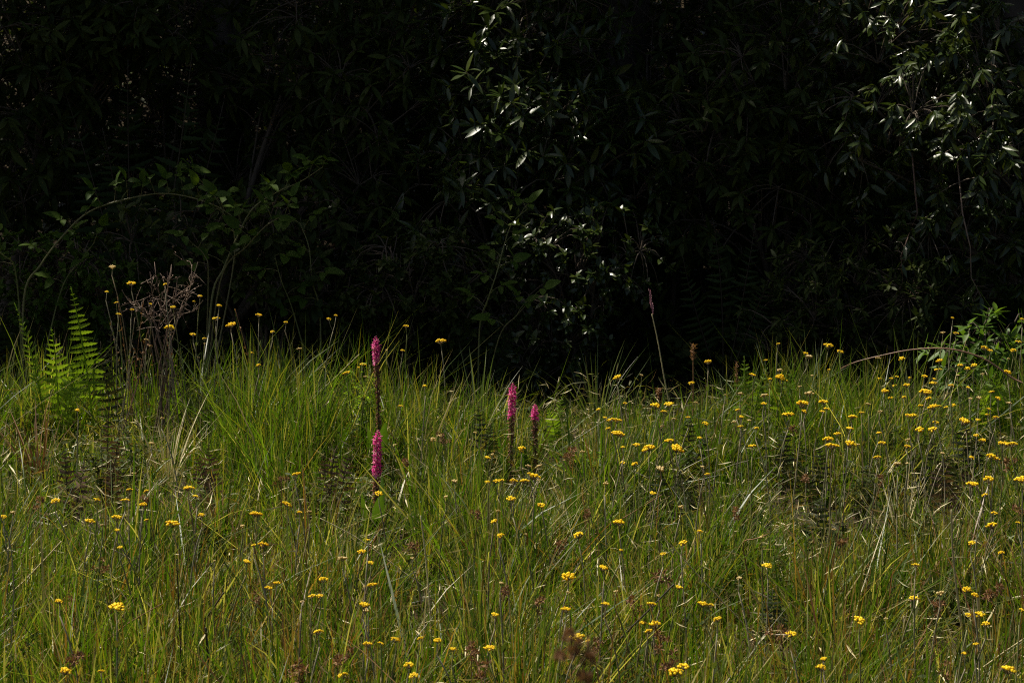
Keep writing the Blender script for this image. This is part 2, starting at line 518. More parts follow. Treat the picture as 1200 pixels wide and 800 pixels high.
def notdip(x, y):
    d = np.zeros(len(x))
    for dx, dy, rx, ry in DIPW:
        d = np.maximum(d, np.exp(-(((x - dx) / rx) ** 2 + ((y - dy) / ry) ** 2)))
    for cx_, cy_, wd_, ln_ in CLEAR:
        d = np.maximum(d, .8 * np.exp(-((x - cx_ * y) / wd_) ** 2) * np.exp(-((y - (cy_ - ln_ * .42)) / (ln_ * .5)) ** 4))
    return rng.random(len(x)) > .8 * d
inview = lambda x, y: notdip(x, y) & (abs(x) < .245 * y + .55) & (y < 8.9) & (rng.random(len(x)) < np.clip((9.0 - y) / .8, .15, 1))
x1, y1, t1, dx1, dy1 = scatter(200000, -3.0, 3.0, 3.3, 8.9, inview)
V, T, Q, C = blades(0, x1, y1, 1.0, 1.0, 4, t1, dx1, dy1)
g1 = link('meadow_grass', mesh('meadow_grass', V, [T, Q], G['grass'], col=C, smooth=False), stuff=True)
g1['label'] = 'fine tangled green and straw meadow grass covering the foreground'; g1['category'] = 'grass'
x2, y2, t2, dx2, dy2 = scatter(48000, -8, 8, -4, 9.0, lambda x, y: ~((abs(x) < .245 * y + .5) & (y > 3.3)) & ((x * x + y * y > .4)))
V, T, Q, C = blades(0, x2, y2, 1.0, 2.4, 3, t2, dx2, dy2)
g2 = link('outer_grass', mesh('outer_grass', V, [T, Q], G['grass'], col=C, smooth=False), stuff=True)
g2['label'] = 'coarser meadow grass around the edges of the clearing'; g2['category'] = 'grass'

n3 = 40000
x3 = rng.uniform(-2.9, 2.9, n3); y3 = rng.uniform(3.5, 8.4, n3)
mm = abs(x3) < .245 * y3 + .4
x3, y3 = x3[mm], y3[mm]; n3 = len(x3)
keep3 = field(x3, y3, 6.0, 21) + rng.normal(0, .5, n3) > -.1
x3, y3 = x3[keep3], y3[keep3]; n3 = len(x3)
P3 = np.stack([x3, y3, zg(x3, y3) + rng.uniform(.01, .20, n3) * rng.uniform(.4, 1, n3)], 1)
hb_ = link('ground_cover', batch_leaves('ground_cover', 'card', P3, rng.normal(0, 1, (n3, 3)) * np.array([1, 1, .6]), rng.normal(0, .6, (n3, 3)) + np.array([0, 0, 1.]), rng.uniform(.010, .030, n3), 'herb'), stuff=True)
hb_['label'] = 'tiny leaves of low herbs mixed into the meadow grass'; hb_['category'] = 'herbs'
n5 = 38000
x5 = rng.uniform(-2.9, 2.9, n5); y5 = rng.uniform(3.5, 8.4, n5)
mm = abs(x5) < .245 * y5 + .4
x5, y5 = x5[mm], y5[mm]; n5 = len(x5)
P5 = np.stack([x5, y5, zg(x5, y5) + rng.uniform(.01, .24, n5) * rng.uniform(.3, 1, n5)], 1)
h5 = n5 // 2
for nm_, lb_, mk_, sl_ in (('dry_litter', 'short broken straw caught in the meadow grass', 'straw', slice(0, h5)), ('broken_blades', 'short bent and broken green blades in the meadow grass', 'litter', slice(h5, n5))):
    k5 = len(x5[sl_])
    l5 = link(nm_, batch_leaves(nm_, 'bit', P5[sl_], rng.normal(0, 1, (k5, 3)) * np.array([1, 1, .8]), rng.normal(0, 1, (k5, 3)), rng.uniform(.025, .075, k5), mk_), stuff=True)
    l5['label'] = lb_; l5['category'] = 'grass'
n4 = 42000
x4 = rng.uniform(-5, 5, n4); y4 = rng.uniform(9.3, 19, n4)
P4 = np.stack([x4, y4, zg(x4, y4) + rng.uniform(.01, .22, n4) ** 1.0], 1)
fl_ = link('forest_undergrowth', batch_leaves('forest_undergrowth', 'card', P4, rng.normal(0, 1, (n4, 3)) * np.array([1, 1, .5]), rng.normal(0, .5, (n4, 3)) + np.array([0, 0, 1.]), rng.uniform(.04, .10, n4), 'dull'), stuff=True)
fl_['label'] = 'dark leafy undergrowth carpeting the shaded forest floor and bank'; fl_['category'] = 'undergrowth'

# ------------------------------------------------------------------ woody plants
def in_frame(p, m=10):
    u, v = pix(p)
    return -m < u < 1200 + m and -m < v < 800 + m

GAPS = []      # openings cut into canopy and shrubs to sunlight chosen points: (point the sun reaches, radius, share of leaves missing)
def in_gap(p):
    for c, r, s_ in GAPS:
        q = np.array(p) - c; h = float(q @ np.array(SUN))
        if h > .28 and np.linalg.norm(q - h * np.array(SUN)) < r * .9 and rnd.random() < s_: return True
    return False

def shrub(name, label, base, blobs, n_tips, leaf_len, matkey, n_leaf_obj, kind='lance', per=(6, 10),
          hang=0.0, cat='shrub', group=None, stem_r=.025, gap=True, woodkey='twig', spread=(35, 85), twig_r=.0022):
    """stem with limbs, twigs, whorls of leaves; blobs: (centre, radii) volumes that the twigs fill"""
    base = Vector(base)
    t = thing(name, label, cat, base, group)
    wood = MB(); tw = MB()
    P, D, Nn, S = [], [], [], []
    nb = len(blobs); tot = sum(b[1][0] * b[1][1] * b[1][2] for b in blobs) ** 1
    for c, r in blobs:
        c = Vector(c)
        # main limb to the blob's heart
        mid = base.lerp(c, .5) + Vector((rnd.uniform(-.1, .1), rnd.uniform(-.05, .12), .12))
        limb = bez(base + rv(.02), mid, c, 9)
        limb[0] = Vector((limb[0].x, limb[0].y, base.z - .04))
        wood.tube([p - base for p in limb], [stem_r * (1 - .75 * i / 8) for i in range(9)], 6, rnd.random())
        subs = []
        for k in range(9):
            s0 = limb[rnd.randint(4, 8)]
            e = c + Vector((rnd.uniform(-.6, .6) * r[0], rnd.uniform(-.6, .6) * r[1], rnd.uniform(-.6, .6) * r[2]))
            bz = bez(s0, s0.lerp(e, .5) + Vector((0, 0, .08)), e, 5)
            wood.tube([p - base for p in bz], [stem_r * .26 * (1 - .6 * i / 4) for i in range(5)], 5, rnd.random())
            subs += bz[2:]
        m = int(n_tips * (r[0] * r[1] * r[2]) / tot)
        for k in range(m):
            while True:
                q = rv(1.0)
                if q.length < 1 and rnd.random() < .25 + q.length: break
            p = c + Vector((q.x * r[0], q.y * r[1], q.z * r[2]))
            if p.z < zgf(p.x, p.y) + .06: continue
            if gap and not name.startswith('low') and in_gap(p): continue
            near = min(subs, key=lambda s_: (s_ - p).length)
            out = Vector((q.x, q.y - .35, q.z + .25)).normalized()
            axis_ = (out * (1 - hang) + Vector((0, -.15, -1)) * hang + rv(.35)).normalized()
            mm = near.lerp(p, .55) + Vector((0, 0, .05)) + rv(.02)
            tw.tube([x_ - base for x_ in bez(near, mm, p, 4)], [twig_r * 1.5, twig_r * 1.3, twig_r, twig_r * .8], 3, rnd.random())
            nl = rnd.randint(*per)
            ph = rnd.random() * 6.28
            fr_ = frame(axis_, rv(1.0))
            for j in range(nl):
                th = ph + j * 2.4 + rnd.uniform(-.3, .3)
                al = R(rnd.uniform(*spread))
                dl = fr_ @ Vector((math.sin(al) * math.cos(th), math.cos(al), math.sin(al) * math.sin(th)))
                dl = (dl + Vector((0, 0, -.25 - hang * .5)) * rnd.uniform(.2, 1)).normalized()
                nrm = (axis_ * .5 + Vector((0, 0, .9)) + rv(.45))
                back = axis_ * (-.045 * j / nl * (leaf_len / .09))
                P.append(p + back - base); D.append(dl); Nn.append(nrm); S.append(leaf_len * rnd.uniform(.65, 1.2))
    link('stem', wood.build('stem', G[woodkey]), t)
    link('branch', tw.build('branch', G[woodkey]), t, stuff=True)
    idx = list(range(len(P)))
    vis = sorted([i for i in idx if in_frame(P[i] + base)], key=lambda i: (P[i] + base).y - .004 * S[i])
    single = set(vis[:n_leaf_obj]) if n_leaf_obj else set()
    if n_leaf_obj and len(vis) > n_leaf_obj:      # the nearest ones and a share of those just behind
        single = set(vis[:n_leaf_obj])
    for i in single:
        M = frame(D[i], Nn[i]).to_4x4() @ Matrix.Scale(S[i], 4)
        M.translation = P[i]
        link('leaf', leaf_mesh(kind, i % len(LT[kind]), matkey), t, M)
    rest = [i for i in idx if i not in single]
    if rest:
        link('foliage', batch_leaves('foliage', kind, [P[i] for i in rest], [D[i] for i in rest], [Nn[i] for i in rest],
                                     [S[i] for i in rest], matkey), t, stuff=True)
    return t

def gp(x, y):
    return Vector((x, y, zgf(x, y)))

# --- trees: trunks, limbs and crowns that shade the thicket -------------------------------------
for u, v, Yd, r, s in ((1130, 165, 9.2, .30, .95), (1185, 190, 9.1, .28, .96), (1130, 280, 9.2, .16, .7), (1060, 330, 9.0, .14, .8), (620, 180, 9.35, .40, .93), (550, 110, 9.4, .2, .75), (210, 225, 8.75, .3, .35), (310, 240, 8.75, .3, .4),
                       (690, 130, 9.4, .18, .65), (920, 90, 9.5, .30, .5), (850, 150, 9.5, .2, .5), 
                       (1150, 400, 8.4, .3, .9), (420, 330, 9.2, .18, .3)):
    GAPS.append((np.array(at(u, v, Yd)), r, s))

def crown_keep(P):
    """drops leaves that would shade the meadow; thins openings cut for the sun"""
    x, y, z = P[:, 0], P[:, 1], P[:, 2]
    lim = 8.40 + SUN.y / SUN.z * (z - .25) + .16 * np.sin(x * 2.3 + z) + .10 * np.sin(x * 5.1)
    m = y > lim
    S3 = np.array(SUN)
    for c, r, s in GAPS:
        q = P - c
        d = q - (q @ S3)[:, None] * S3
        wob = 1 + .35 * np.sin(7 * d[:, 0] / r * .5) * np.sin(6 * d[:, 1] / r * .5)
        hit = (np.linalg.norm(d, axis=1) < r * wob) & (q @ S3 > 0)
        m &= ~(hit & (rng.random(len(P)) < s))
    return m

def tree(label, x, y, lean, r0, top, crowns, n_leaf, group='tall trees of the wood'):
    b = gp(x, y)
    t = thing('forest_tree', label, 'tree', b, group)
    topv = Vector((lean[0], lean[1], top))
    ax = bez(Vector((0, 0, -.15)), Vector((lean[0] * .35 + rnd.uniform(-.1, .1), lean[1] * .35, top * .5)), topv, 12)
    tm = MB()
    tm.tube(ax, [r0 * (1.25 if i == 0 else 1 - .6 * i / 11) for i in range(12)], 12)
    link('trunk', tm.build('trunk', G['bark']), t)
    lb = MB(); Ps = []
    tot = sum(c[1][0] * c[1][1] for c in crowns)
    if group == 'tall trees of the wood':
        crowns = [((c[0], c[1] - .75, max(c[2], 3.7)), (r[0], r[1] * 1.35, r[2])) for c, r in crowns]; n_leaf = int(n_leaf * 1.4)  # unseen crowns pushed forward and thickened so their shade covers the thicket
    for c, r in crowns:
        cl = Vector(c) - b
        for k in range(5):
            s0 = ax[rnd.randint(6, 11)]
            e = cl + Vector((rnd.uniform(-.6, .6) * r[0], rnd.uniform(-.6, .6) * r[1], rnd.uniform(-.4, .4) * r[2]))
            lb.tube(bez(s0, s0.lerp(e, .5) + Vector((0, 0, .3)), e, 7), [r0 * .32 * (1 - .8 * i / 6) for i in range(7)], 6)
        n = int(n_leaf * r[0] * r[1] / tot)
        q = rng.normal(0, 1, (n, 3)); q /= np.linalg.norm(q, axis=1)[:, None]
        q *= rng.random((n, 1)) ** .42
        p = np.array(c) + q * np.array(r)
        # gather into sprays
        nc = max(4, n // 26)
        cen = p[rng.integers(0, n, nc)]
        pk = rng.integers(0, nc, n)
        p = np.where((rng.random(n) < .7)[:, None], cen[pk] + rng.normal(0, .16, (n, 3)), p)
        Ps.append(p)
    link('limb', lb.build('limb', G['bark']), t)
    P = np.concatenate(Ps); P = P[crown_keep(P)]
    n = len(P)
    D = rng.normal(0, 1, (n, 3)) + np.array([0, -.2, -.5]); N_ = rng.normal(0, .6, (n, 3)) + np.array([0, 0, 1.0])
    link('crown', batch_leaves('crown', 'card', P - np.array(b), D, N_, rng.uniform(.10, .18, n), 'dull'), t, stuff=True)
    return t

tree('tree with a thick dark trunk behind the middle glossy shrub', .55, 11.3, (.2, .5), .17, 6.0,
     [((.3, 11.6, 4.2), (1.7, 1.9, 1.4)), ((1.0, 12.2, 6.0), (1.8, 1.8, 1.3))], 9000)
tree('leaning tree whose trunk slants down behind the sunlit glossy tree', 2.75, 10.5, (-1.0, .6, 0), .13, 5.2,
     [((2.2, 11.4, 4.3), (1.7, 1.8, 1.3)), ((3.4, 12.0, 5.6), (1.6, 1.7, 1.3))], 9000)
tree('tree with a rough greyish trunk standing behind the upper dull shrub', 1.35, 11.9, (-.1, .3), .14, 6.2,
     [((1.5, 12.0, 3.8), (1.4, 1.6, 1.0)), ((1.2, 13.2, 6.3), (1.8, 1.8, 1.3))], 7000)
tree('tree rooted behind the broad shaded ferns', -1.5, 11.2, (-.2, .4), .16, 6.0,
     [((-1.5, 11.5, 4.0), (1.7, 1.9, 1.4)), ((-1.0, 12.4, 5.9), (1.8, 1.8, 1.3))], 10000)
tree('tree behind the tall shrub beside the shaded ferns', -3.2, 10.9, (.2, .4), .15, 5.6,
     [((-3.0, 11.2, 3.9), (1.8, 1.9, 1.4)), ((-2.8, 12.2, 5.7), (1.8, 1.8, 1.2))], 10000)
tree('slim tree at the edge of the wood past the sunlit glossy tree', 4.6, 11.0, (0, .4), .14, 5.6,
     [((4.6, 11.4, 4.0), (1.8, 1.9, 1.4))], 5000)
tree('tree at the edge of the wood past the bramble', -5.0, 11.0, (0, .4), .15, 5.6,
     [((-4.9, 11.3, 4.0), (1.8, 1.9, 1.5))], 6000)
for (x, y) in ((-4.0, 14.2), (-2.0, 14.6), (-.2, 14.3), (1.9, 14.7), (3.9, 14.2), (-1.1, 16.8), (1.1, 17.0), (3.1, 16.9), (-3.3, 16.9)):
    tree('tree deep in the shaded wood, hardly visible in the gloom', x, y, (rnd.uniform(-.3, .3), .1), .16, 5.0,
         [((x, y, zgf(x, y) + 2.6), (1.7, 1.5, 1.7)), ((x, y, zgf(x, y) + 5.0), (1.7, 1.6, 1.2))], 5200, 'trees deep in the wood')

# --- thicket: glossy and dull shrubs ------------------------------------------------------------
shrub('glossy_shrub', 'dark shrub with glossy lance-shaped leaves catching sun in the middle of the thicket', gp(.05, 9.9),
      [(at(600, 150, 9.75), (.50, .38, .42)), (at(560, 250, 9.6), (.45, .34, .34)), (at(690, 180, 9.7), (.42, .34, .36)),
       (at(620, 50, 9.9), (.5, .35, .35))], 560, .092, 'glossy', 290, gap=False)
shrub('glossy_tree', 'drooping glossy-leaved tree at the sunlit end of the thicket, leaves shining white', gp(2.75, 9.6),
      [(at(1110, 130, 9.35), (.42, .35, .30)), (at(1160, 190, 9.25), (.36, .32, .30)), (at(1190, 90, 9.5), (.45, .35, .4)),
       (at(1050, 160, 9.5), (.40, .35, .34)), (at(1130, 290, 9.3), (.34, .3, .32)), (at(1230, 250, 9.4), (.4, .3, .45)),
       (at(1060, 40, 9.7), (.5, .4, .35))], 860, .076, 'glossy', 290, hang=.55, cat='tree', stem_r=.035, gap=False)
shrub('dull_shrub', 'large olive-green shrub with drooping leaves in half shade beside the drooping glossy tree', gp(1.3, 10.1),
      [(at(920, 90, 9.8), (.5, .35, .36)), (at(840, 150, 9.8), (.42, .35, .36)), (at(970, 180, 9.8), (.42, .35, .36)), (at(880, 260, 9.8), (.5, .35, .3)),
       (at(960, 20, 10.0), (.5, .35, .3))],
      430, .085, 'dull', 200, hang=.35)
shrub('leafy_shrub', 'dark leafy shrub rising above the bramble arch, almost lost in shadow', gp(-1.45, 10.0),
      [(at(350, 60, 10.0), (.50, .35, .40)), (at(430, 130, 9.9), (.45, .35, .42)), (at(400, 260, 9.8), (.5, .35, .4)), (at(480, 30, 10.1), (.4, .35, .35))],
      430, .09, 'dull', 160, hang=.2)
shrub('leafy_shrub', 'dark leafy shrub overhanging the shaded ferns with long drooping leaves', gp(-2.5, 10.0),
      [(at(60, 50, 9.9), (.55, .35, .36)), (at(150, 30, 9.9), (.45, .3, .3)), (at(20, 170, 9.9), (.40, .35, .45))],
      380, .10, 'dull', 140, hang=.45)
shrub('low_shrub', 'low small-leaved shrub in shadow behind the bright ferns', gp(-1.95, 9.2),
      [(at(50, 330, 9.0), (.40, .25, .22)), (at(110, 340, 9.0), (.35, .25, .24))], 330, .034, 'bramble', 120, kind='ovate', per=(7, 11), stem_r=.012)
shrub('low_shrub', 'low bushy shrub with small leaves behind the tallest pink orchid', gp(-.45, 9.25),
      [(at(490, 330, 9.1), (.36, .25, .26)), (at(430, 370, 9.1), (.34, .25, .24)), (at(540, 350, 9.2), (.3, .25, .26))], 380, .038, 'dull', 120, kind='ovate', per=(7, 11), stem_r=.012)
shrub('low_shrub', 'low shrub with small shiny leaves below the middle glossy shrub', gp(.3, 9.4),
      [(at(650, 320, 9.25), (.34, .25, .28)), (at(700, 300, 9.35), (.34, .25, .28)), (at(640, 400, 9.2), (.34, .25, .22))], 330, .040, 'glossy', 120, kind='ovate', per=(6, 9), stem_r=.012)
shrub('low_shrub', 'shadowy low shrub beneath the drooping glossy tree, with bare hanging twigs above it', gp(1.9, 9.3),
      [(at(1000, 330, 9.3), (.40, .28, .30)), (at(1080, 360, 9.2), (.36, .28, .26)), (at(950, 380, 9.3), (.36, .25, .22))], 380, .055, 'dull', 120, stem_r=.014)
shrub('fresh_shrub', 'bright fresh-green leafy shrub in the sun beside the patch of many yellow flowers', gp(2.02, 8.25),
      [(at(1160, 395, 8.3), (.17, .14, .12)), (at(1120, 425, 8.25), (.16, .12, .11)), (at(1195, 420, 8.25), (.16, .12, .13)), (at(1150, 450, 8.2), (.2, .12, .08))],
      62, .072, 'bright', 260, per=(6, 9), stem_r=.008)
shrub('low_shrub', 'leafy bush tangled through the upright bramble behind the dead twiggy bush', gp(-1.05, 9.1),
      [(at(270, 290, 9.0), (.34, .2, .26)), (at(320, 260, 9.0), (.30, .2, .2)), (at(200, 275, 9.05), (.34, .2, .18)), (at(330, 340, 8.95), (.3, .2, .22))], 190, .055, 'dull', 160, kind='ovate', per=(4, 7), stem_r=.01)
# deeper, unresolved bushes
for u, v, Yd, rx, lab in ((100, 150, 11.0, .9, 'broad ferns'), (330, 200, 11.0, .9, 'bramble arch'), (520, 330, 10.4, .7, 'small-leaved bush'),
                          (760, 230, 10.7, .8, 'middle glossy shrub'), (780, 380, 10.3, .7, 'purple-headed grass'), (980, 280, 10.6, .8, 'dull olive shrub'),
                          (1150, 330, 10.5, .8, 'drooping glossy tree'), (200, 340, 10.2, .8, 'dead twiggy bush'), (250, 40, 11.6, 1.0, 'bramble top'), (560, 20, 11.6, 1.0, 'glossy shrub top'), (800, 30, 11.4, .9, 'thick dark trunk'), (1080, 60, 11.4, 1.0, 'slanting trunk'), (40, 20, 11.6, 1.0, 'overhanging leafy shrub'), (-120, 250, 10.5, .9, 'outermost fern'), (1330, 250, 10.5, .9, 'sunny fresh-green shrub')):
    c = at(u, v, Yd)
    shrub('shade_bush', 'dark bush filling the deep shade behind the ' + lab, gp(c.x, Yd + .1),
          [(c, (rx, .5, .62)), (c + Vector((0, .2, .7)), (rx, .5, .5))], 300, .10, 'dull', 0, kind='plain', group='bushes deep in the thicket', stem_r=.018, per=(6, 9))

# ------------------------------------------------------------------ ferns
def frond(t, base, p0, p1, sag, width, n, mats, kind='fat', stipe=.22, face=None, ang=75, curl=.25):
    """one frond from p0 to p1 (world); pinnae are children of the frond"""
    a, c = Vector(p0) - base, Vector(p1) - base
    pts = bez(a, a.lerp(c, .55) + Vector(sag), c, 14)
    ln = (c - a).length
    m = MB(); m.tube(pts, [.0030 * max(.25, 1 - .8 * i / 13) * (ln / .35) ** .5 for i in range(14)], 5, rnd.random())
    f = link('frond', m.build('frond', G[mats[1]]), t)
    tg_all = [(pts[min(i + 1, 13)] - pts[max(i - 1, 0)]).normalized() for i in range(14)]
    face = Vector(face) if face else Vector((rnd.uniform(-.5, .05), -.85, rnd.uniform(.55, .95)))
    for k in range(n):
        s = stipe + (1 - stipe) * (k + .5) / n
        x = s * 13; i = int(min(x, 12)); fr_ = x - i
        p = pts[i].lerp(pts[i + 1], fr_); tg = tg_all[i].lerp(tg_all[min(i + 1, 13)], fr_).normalized()
        side = tg.cross(face).normalized(); nrm = side.cross(tg)
        q = (s - stipe) / (1 - stipe)
        L = width * min(1, .55 + 2.2 * q) * max(.08, (1 - q ** 1.6)) * rnd.uniform(.8, 1.1)
        for sg in (-1, 1):
            if rnd.random() < .03: continue
            al = R(ang - 22 * q + rnd.uniform(-6, 6))
            d = side * sg * math.sin(al) + tg * math.cos(al) + nrm * rnd.uniform(-.35, .35) - Vector((0, 0, curl * rnd.uniform(.3, 1)))
            M = frame(d, nrm + rv(.25)).to_4x4() @ Matrix.Diagonal((L * rnd.uniform(.9, 1.15) * (1 if kind != 'fat' else .8 + .3 * q), L, L, 1))
            M.translation = p + tg * rnd.uniform(-.002, .002)
            link('pinna', leaf_mesh(kind, 0, mats[0]), f, M)
    return f

def fern(label, u_base, Y, fronds, mats, kind='fat', width=.045, n=15, group=None, cat='fern', name='fern', **kw):
    x = at(u_base, 400, Y).x
    b = gp(x, Y)
    t = thing(name, label, cat, b, group)
    for (u, v, dy) in fronds:
        tip = at(u, v, Y + dy)
        p0 = b + Vector((rnd.uniform(-.015, .015), rnd.uniform(-.015, .015), -.01))
        frond(t, b, p0, tip, (rnd.uniform(-.045, .045), rnd.uniform(-.04, .05), .04), width * rnd.uniform(.9, 1.1), n, mats, kind, **kw)
    return t

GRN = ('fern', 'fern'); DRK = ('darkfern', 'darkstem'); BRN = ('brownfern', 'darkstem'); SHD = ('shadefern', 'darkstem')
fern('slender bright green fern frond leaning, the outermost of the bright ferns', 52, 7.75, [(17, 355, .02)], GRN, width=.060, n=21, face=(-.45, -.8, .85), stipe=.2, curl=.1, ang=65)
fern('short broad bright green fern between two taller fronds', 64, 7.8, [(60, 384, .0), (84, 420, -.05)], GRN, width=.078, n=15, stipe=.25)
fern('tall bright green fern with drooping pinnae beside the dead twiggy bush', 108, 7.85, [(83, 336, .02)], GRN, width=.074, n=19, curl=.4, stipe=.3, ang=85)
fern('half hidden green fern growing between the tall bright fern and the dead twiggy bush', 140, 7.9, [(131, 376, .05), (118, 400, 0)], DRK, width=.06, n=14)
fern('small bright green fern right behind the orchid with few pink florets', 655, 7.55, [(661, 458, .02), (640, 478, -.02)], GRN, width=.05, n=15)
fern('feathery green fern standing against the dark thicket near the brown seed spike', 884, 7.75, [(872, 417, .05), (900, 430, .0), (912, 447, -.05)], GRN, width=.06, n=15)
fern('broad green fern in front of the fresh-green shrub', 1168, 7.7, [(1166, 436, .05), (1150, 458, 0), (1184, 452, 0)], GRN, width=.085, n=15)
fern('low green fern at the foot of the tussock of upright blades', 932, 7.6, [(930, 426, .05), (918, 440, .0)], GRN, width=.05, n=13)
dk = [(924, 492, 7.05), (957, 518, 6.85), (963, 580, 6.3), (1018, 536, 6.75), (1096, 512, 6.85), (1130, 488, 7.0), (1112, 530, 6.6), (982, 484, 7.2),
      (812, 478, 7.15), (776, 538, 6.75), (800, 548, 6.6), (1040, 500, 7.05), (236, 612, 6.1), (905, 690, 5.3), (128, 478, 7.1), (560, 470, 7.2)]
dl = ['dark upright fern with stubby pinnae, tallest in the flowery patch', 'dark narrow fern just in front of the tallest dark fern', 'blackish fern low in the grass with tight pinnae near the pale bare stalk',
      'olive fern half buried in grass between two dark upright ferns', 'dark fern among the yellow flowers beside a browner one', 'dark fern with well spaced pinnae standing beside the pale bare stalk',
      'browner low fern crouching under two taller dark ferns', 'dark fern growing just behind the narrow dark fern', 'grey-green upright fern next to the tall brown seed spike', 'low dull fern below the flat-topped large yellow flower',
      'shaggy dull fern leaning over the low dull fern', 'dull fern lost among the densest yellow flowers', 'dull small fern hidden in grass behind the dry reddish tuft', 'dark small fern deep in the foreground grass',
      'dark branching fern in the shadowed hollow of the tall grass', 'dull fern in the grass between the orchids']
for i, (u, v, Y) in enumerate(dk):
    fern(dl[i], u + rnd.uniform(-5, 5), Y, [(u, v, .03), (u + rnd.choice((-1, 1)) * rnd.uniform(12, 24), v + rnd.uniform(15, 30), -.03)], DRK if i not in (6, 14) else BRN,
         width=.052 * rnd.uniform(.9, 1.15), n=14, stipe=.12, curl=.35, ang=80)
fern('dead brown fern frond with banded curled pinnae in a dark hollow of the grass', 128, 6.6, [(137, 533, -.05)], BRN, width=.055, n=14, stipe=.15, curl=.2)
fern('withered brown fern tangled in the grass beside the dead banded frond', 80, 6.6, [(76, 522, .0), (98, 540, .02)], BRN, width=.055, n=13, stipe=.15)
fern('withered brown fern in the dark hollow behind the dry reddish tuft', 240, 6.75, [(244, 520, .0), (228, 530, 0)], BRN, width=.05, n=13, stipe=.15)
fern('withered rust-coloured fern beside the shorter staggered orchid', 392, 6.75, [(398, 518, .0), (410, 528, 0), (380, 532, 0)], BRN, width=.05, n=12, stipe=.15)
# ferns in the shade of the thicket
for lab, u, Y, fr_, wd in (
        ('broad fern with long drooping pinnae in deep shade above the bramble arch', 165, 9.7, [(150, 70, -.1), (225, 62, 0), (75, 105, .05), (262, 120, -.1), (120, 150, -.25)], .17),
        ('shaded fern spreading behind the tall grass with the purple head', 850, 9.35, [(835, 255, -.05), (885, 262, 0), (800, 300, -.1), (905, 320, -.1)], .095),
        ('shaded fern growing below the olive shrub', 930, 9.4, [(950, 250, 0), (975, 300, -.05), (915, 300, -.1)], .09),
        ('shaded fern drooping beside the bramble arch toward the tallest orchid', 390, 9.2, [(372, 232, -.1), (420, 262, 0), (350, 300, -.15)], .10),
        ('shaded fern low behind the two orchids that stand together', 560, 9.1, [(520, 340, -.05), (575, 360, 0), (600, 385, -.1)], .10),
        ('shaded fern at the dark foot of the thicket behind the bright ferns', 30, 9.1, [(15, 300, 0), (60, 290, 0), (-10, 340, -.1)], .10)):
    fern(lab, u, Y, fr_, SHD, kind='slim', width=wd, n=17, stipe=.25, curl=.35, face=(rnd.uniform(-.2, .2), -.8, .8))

# ------------------------------------------------------------------ pink orchids
def floret_mesh(mb, p, out, s, tint):
    """hooded floret: a hood, a lip and two side petals"""
    up = Vector((0, 0, 1)); side = out.cross(up).normalized()
    for d, n_, k, wd in ((out + up * .9, out * -1 + up, 1.0, .8), (out + up * -.5, out + up, .95, .62),
                         (out + side * .9, out + up * .5, .85, .5), (out - side * .9, out + up * .5, .85, .5), (out * .4 + up * 1.2, out, .6, .8)):
        M = frame(d, n_)
        tv, tt, tq = leaf_template(wd, 3, ovate, .5, .35)
        V = [tuple(p + M @ (Vector(v) * s * k)) for v in tv]
        mb.add(V, tt, tq, tint + rnd.uniform(-.08, .08))

def orchid(label, u, Y, vtop, vpink, vend, lean, half, leaves=3):
    top = at(u, vtop, Y); b = gp(top.x + lean, Y)
    t = thing('pink_orchid', label, 'orchid', b, 'pink spiked orchids in the meadow')
    pts = bez(Vector((0, 0, -.02)), Vector((-lean * .3, 0, (top.z - b.z) * .5)), top - b, 16)
    m = MB(); m.tube(pts, [.0042 * (1 - .55 * i / 15) for i in range(16)], 6, .2)
    link('stem', m.build('stem', G['darkstem' if vend < 540 else 'stemgreen']), t)
    zt = top.z; zp = at(u, vpink, Y).z; ze = at(u, vend, Y).z
    pk, wt = MB(), MB()
    n = int((zt - ze) / .0027)
    for i in range(n):
        f = i / n
        z = zt + (ze - zt) * f
        s = (z - b.z) / (zt - b.z) * 15; k = int(min(s, 14)); p = pts[k].lerp(pts[k + 1], min(1, s - k))
        th = i * 2.39996 + rnd.uniform(-.2, .2)
        out = Vector((math.cos(th), math.sin(th), 0)).normalized()
        pinkpart = z > zp + rnd.uniform(-.018, .012)
        w_ = half * min(1, .25 + f * (zt - ze) / .035)
        if pinkpart:
            floret_mesh(pk, p + out * w_ * .32, (out + Vector((0, 0, -.1))).normalized(), w_ * .66 * rnd.uniform(.75, 1.2), rnd.random())
        elif rnd.random() < .85:
            fade = max(.72, 1 - .4 * (zp - z) / max(.03, zp - ze))
            floret_mesh(wt, p + out * w_ * .22, (out + Vector((0, 0, -.7))).normalized(), w_ * .64 * fade * rnd.uniform(.7, 1.2), rnd.random())
    link('floret', pk.build('floret', G['pink']), t, stuff=True)
    link('withered_floret', wt.build('withered_floret', G['wither']), t, stuff=True)
    for i in range(leaves):
        M = frame(Vector((math.cos(i * 2.3 + .5) * .5, math.sin(i * 2.3) * .4, 1)), Vector((math.cos(i * 2.3), math.sin(i * 2.3), .3))).to_4x4() @ Matrix.Diagonal((.13, .15, .15, 1))
        M.translation = pts[1 + i]
        link('leaf', leaf_mesh('lance', i % 3, 'bright'), t, M)

orchid('tallest pink orchid, its small pink tip above a long withered brown spike', 440, 7.25, 394, 424, 502, .014, .019, 3)
orchid('pink orchid with the longest pink spike, in front of the tallest one', 443, 6.45, 504, 554, 618, -.012, .020, 4)
orchid('magenta-pink orchid with long withered base, taller of the two standing together', 601, 7.2, 448, 489, 568, -.010, .019, 2)
orchid('orchid with only a tuft of pale pink florets left on a brown spike', 627, 7.15, 473, 489, 566, .002, .019, 2)

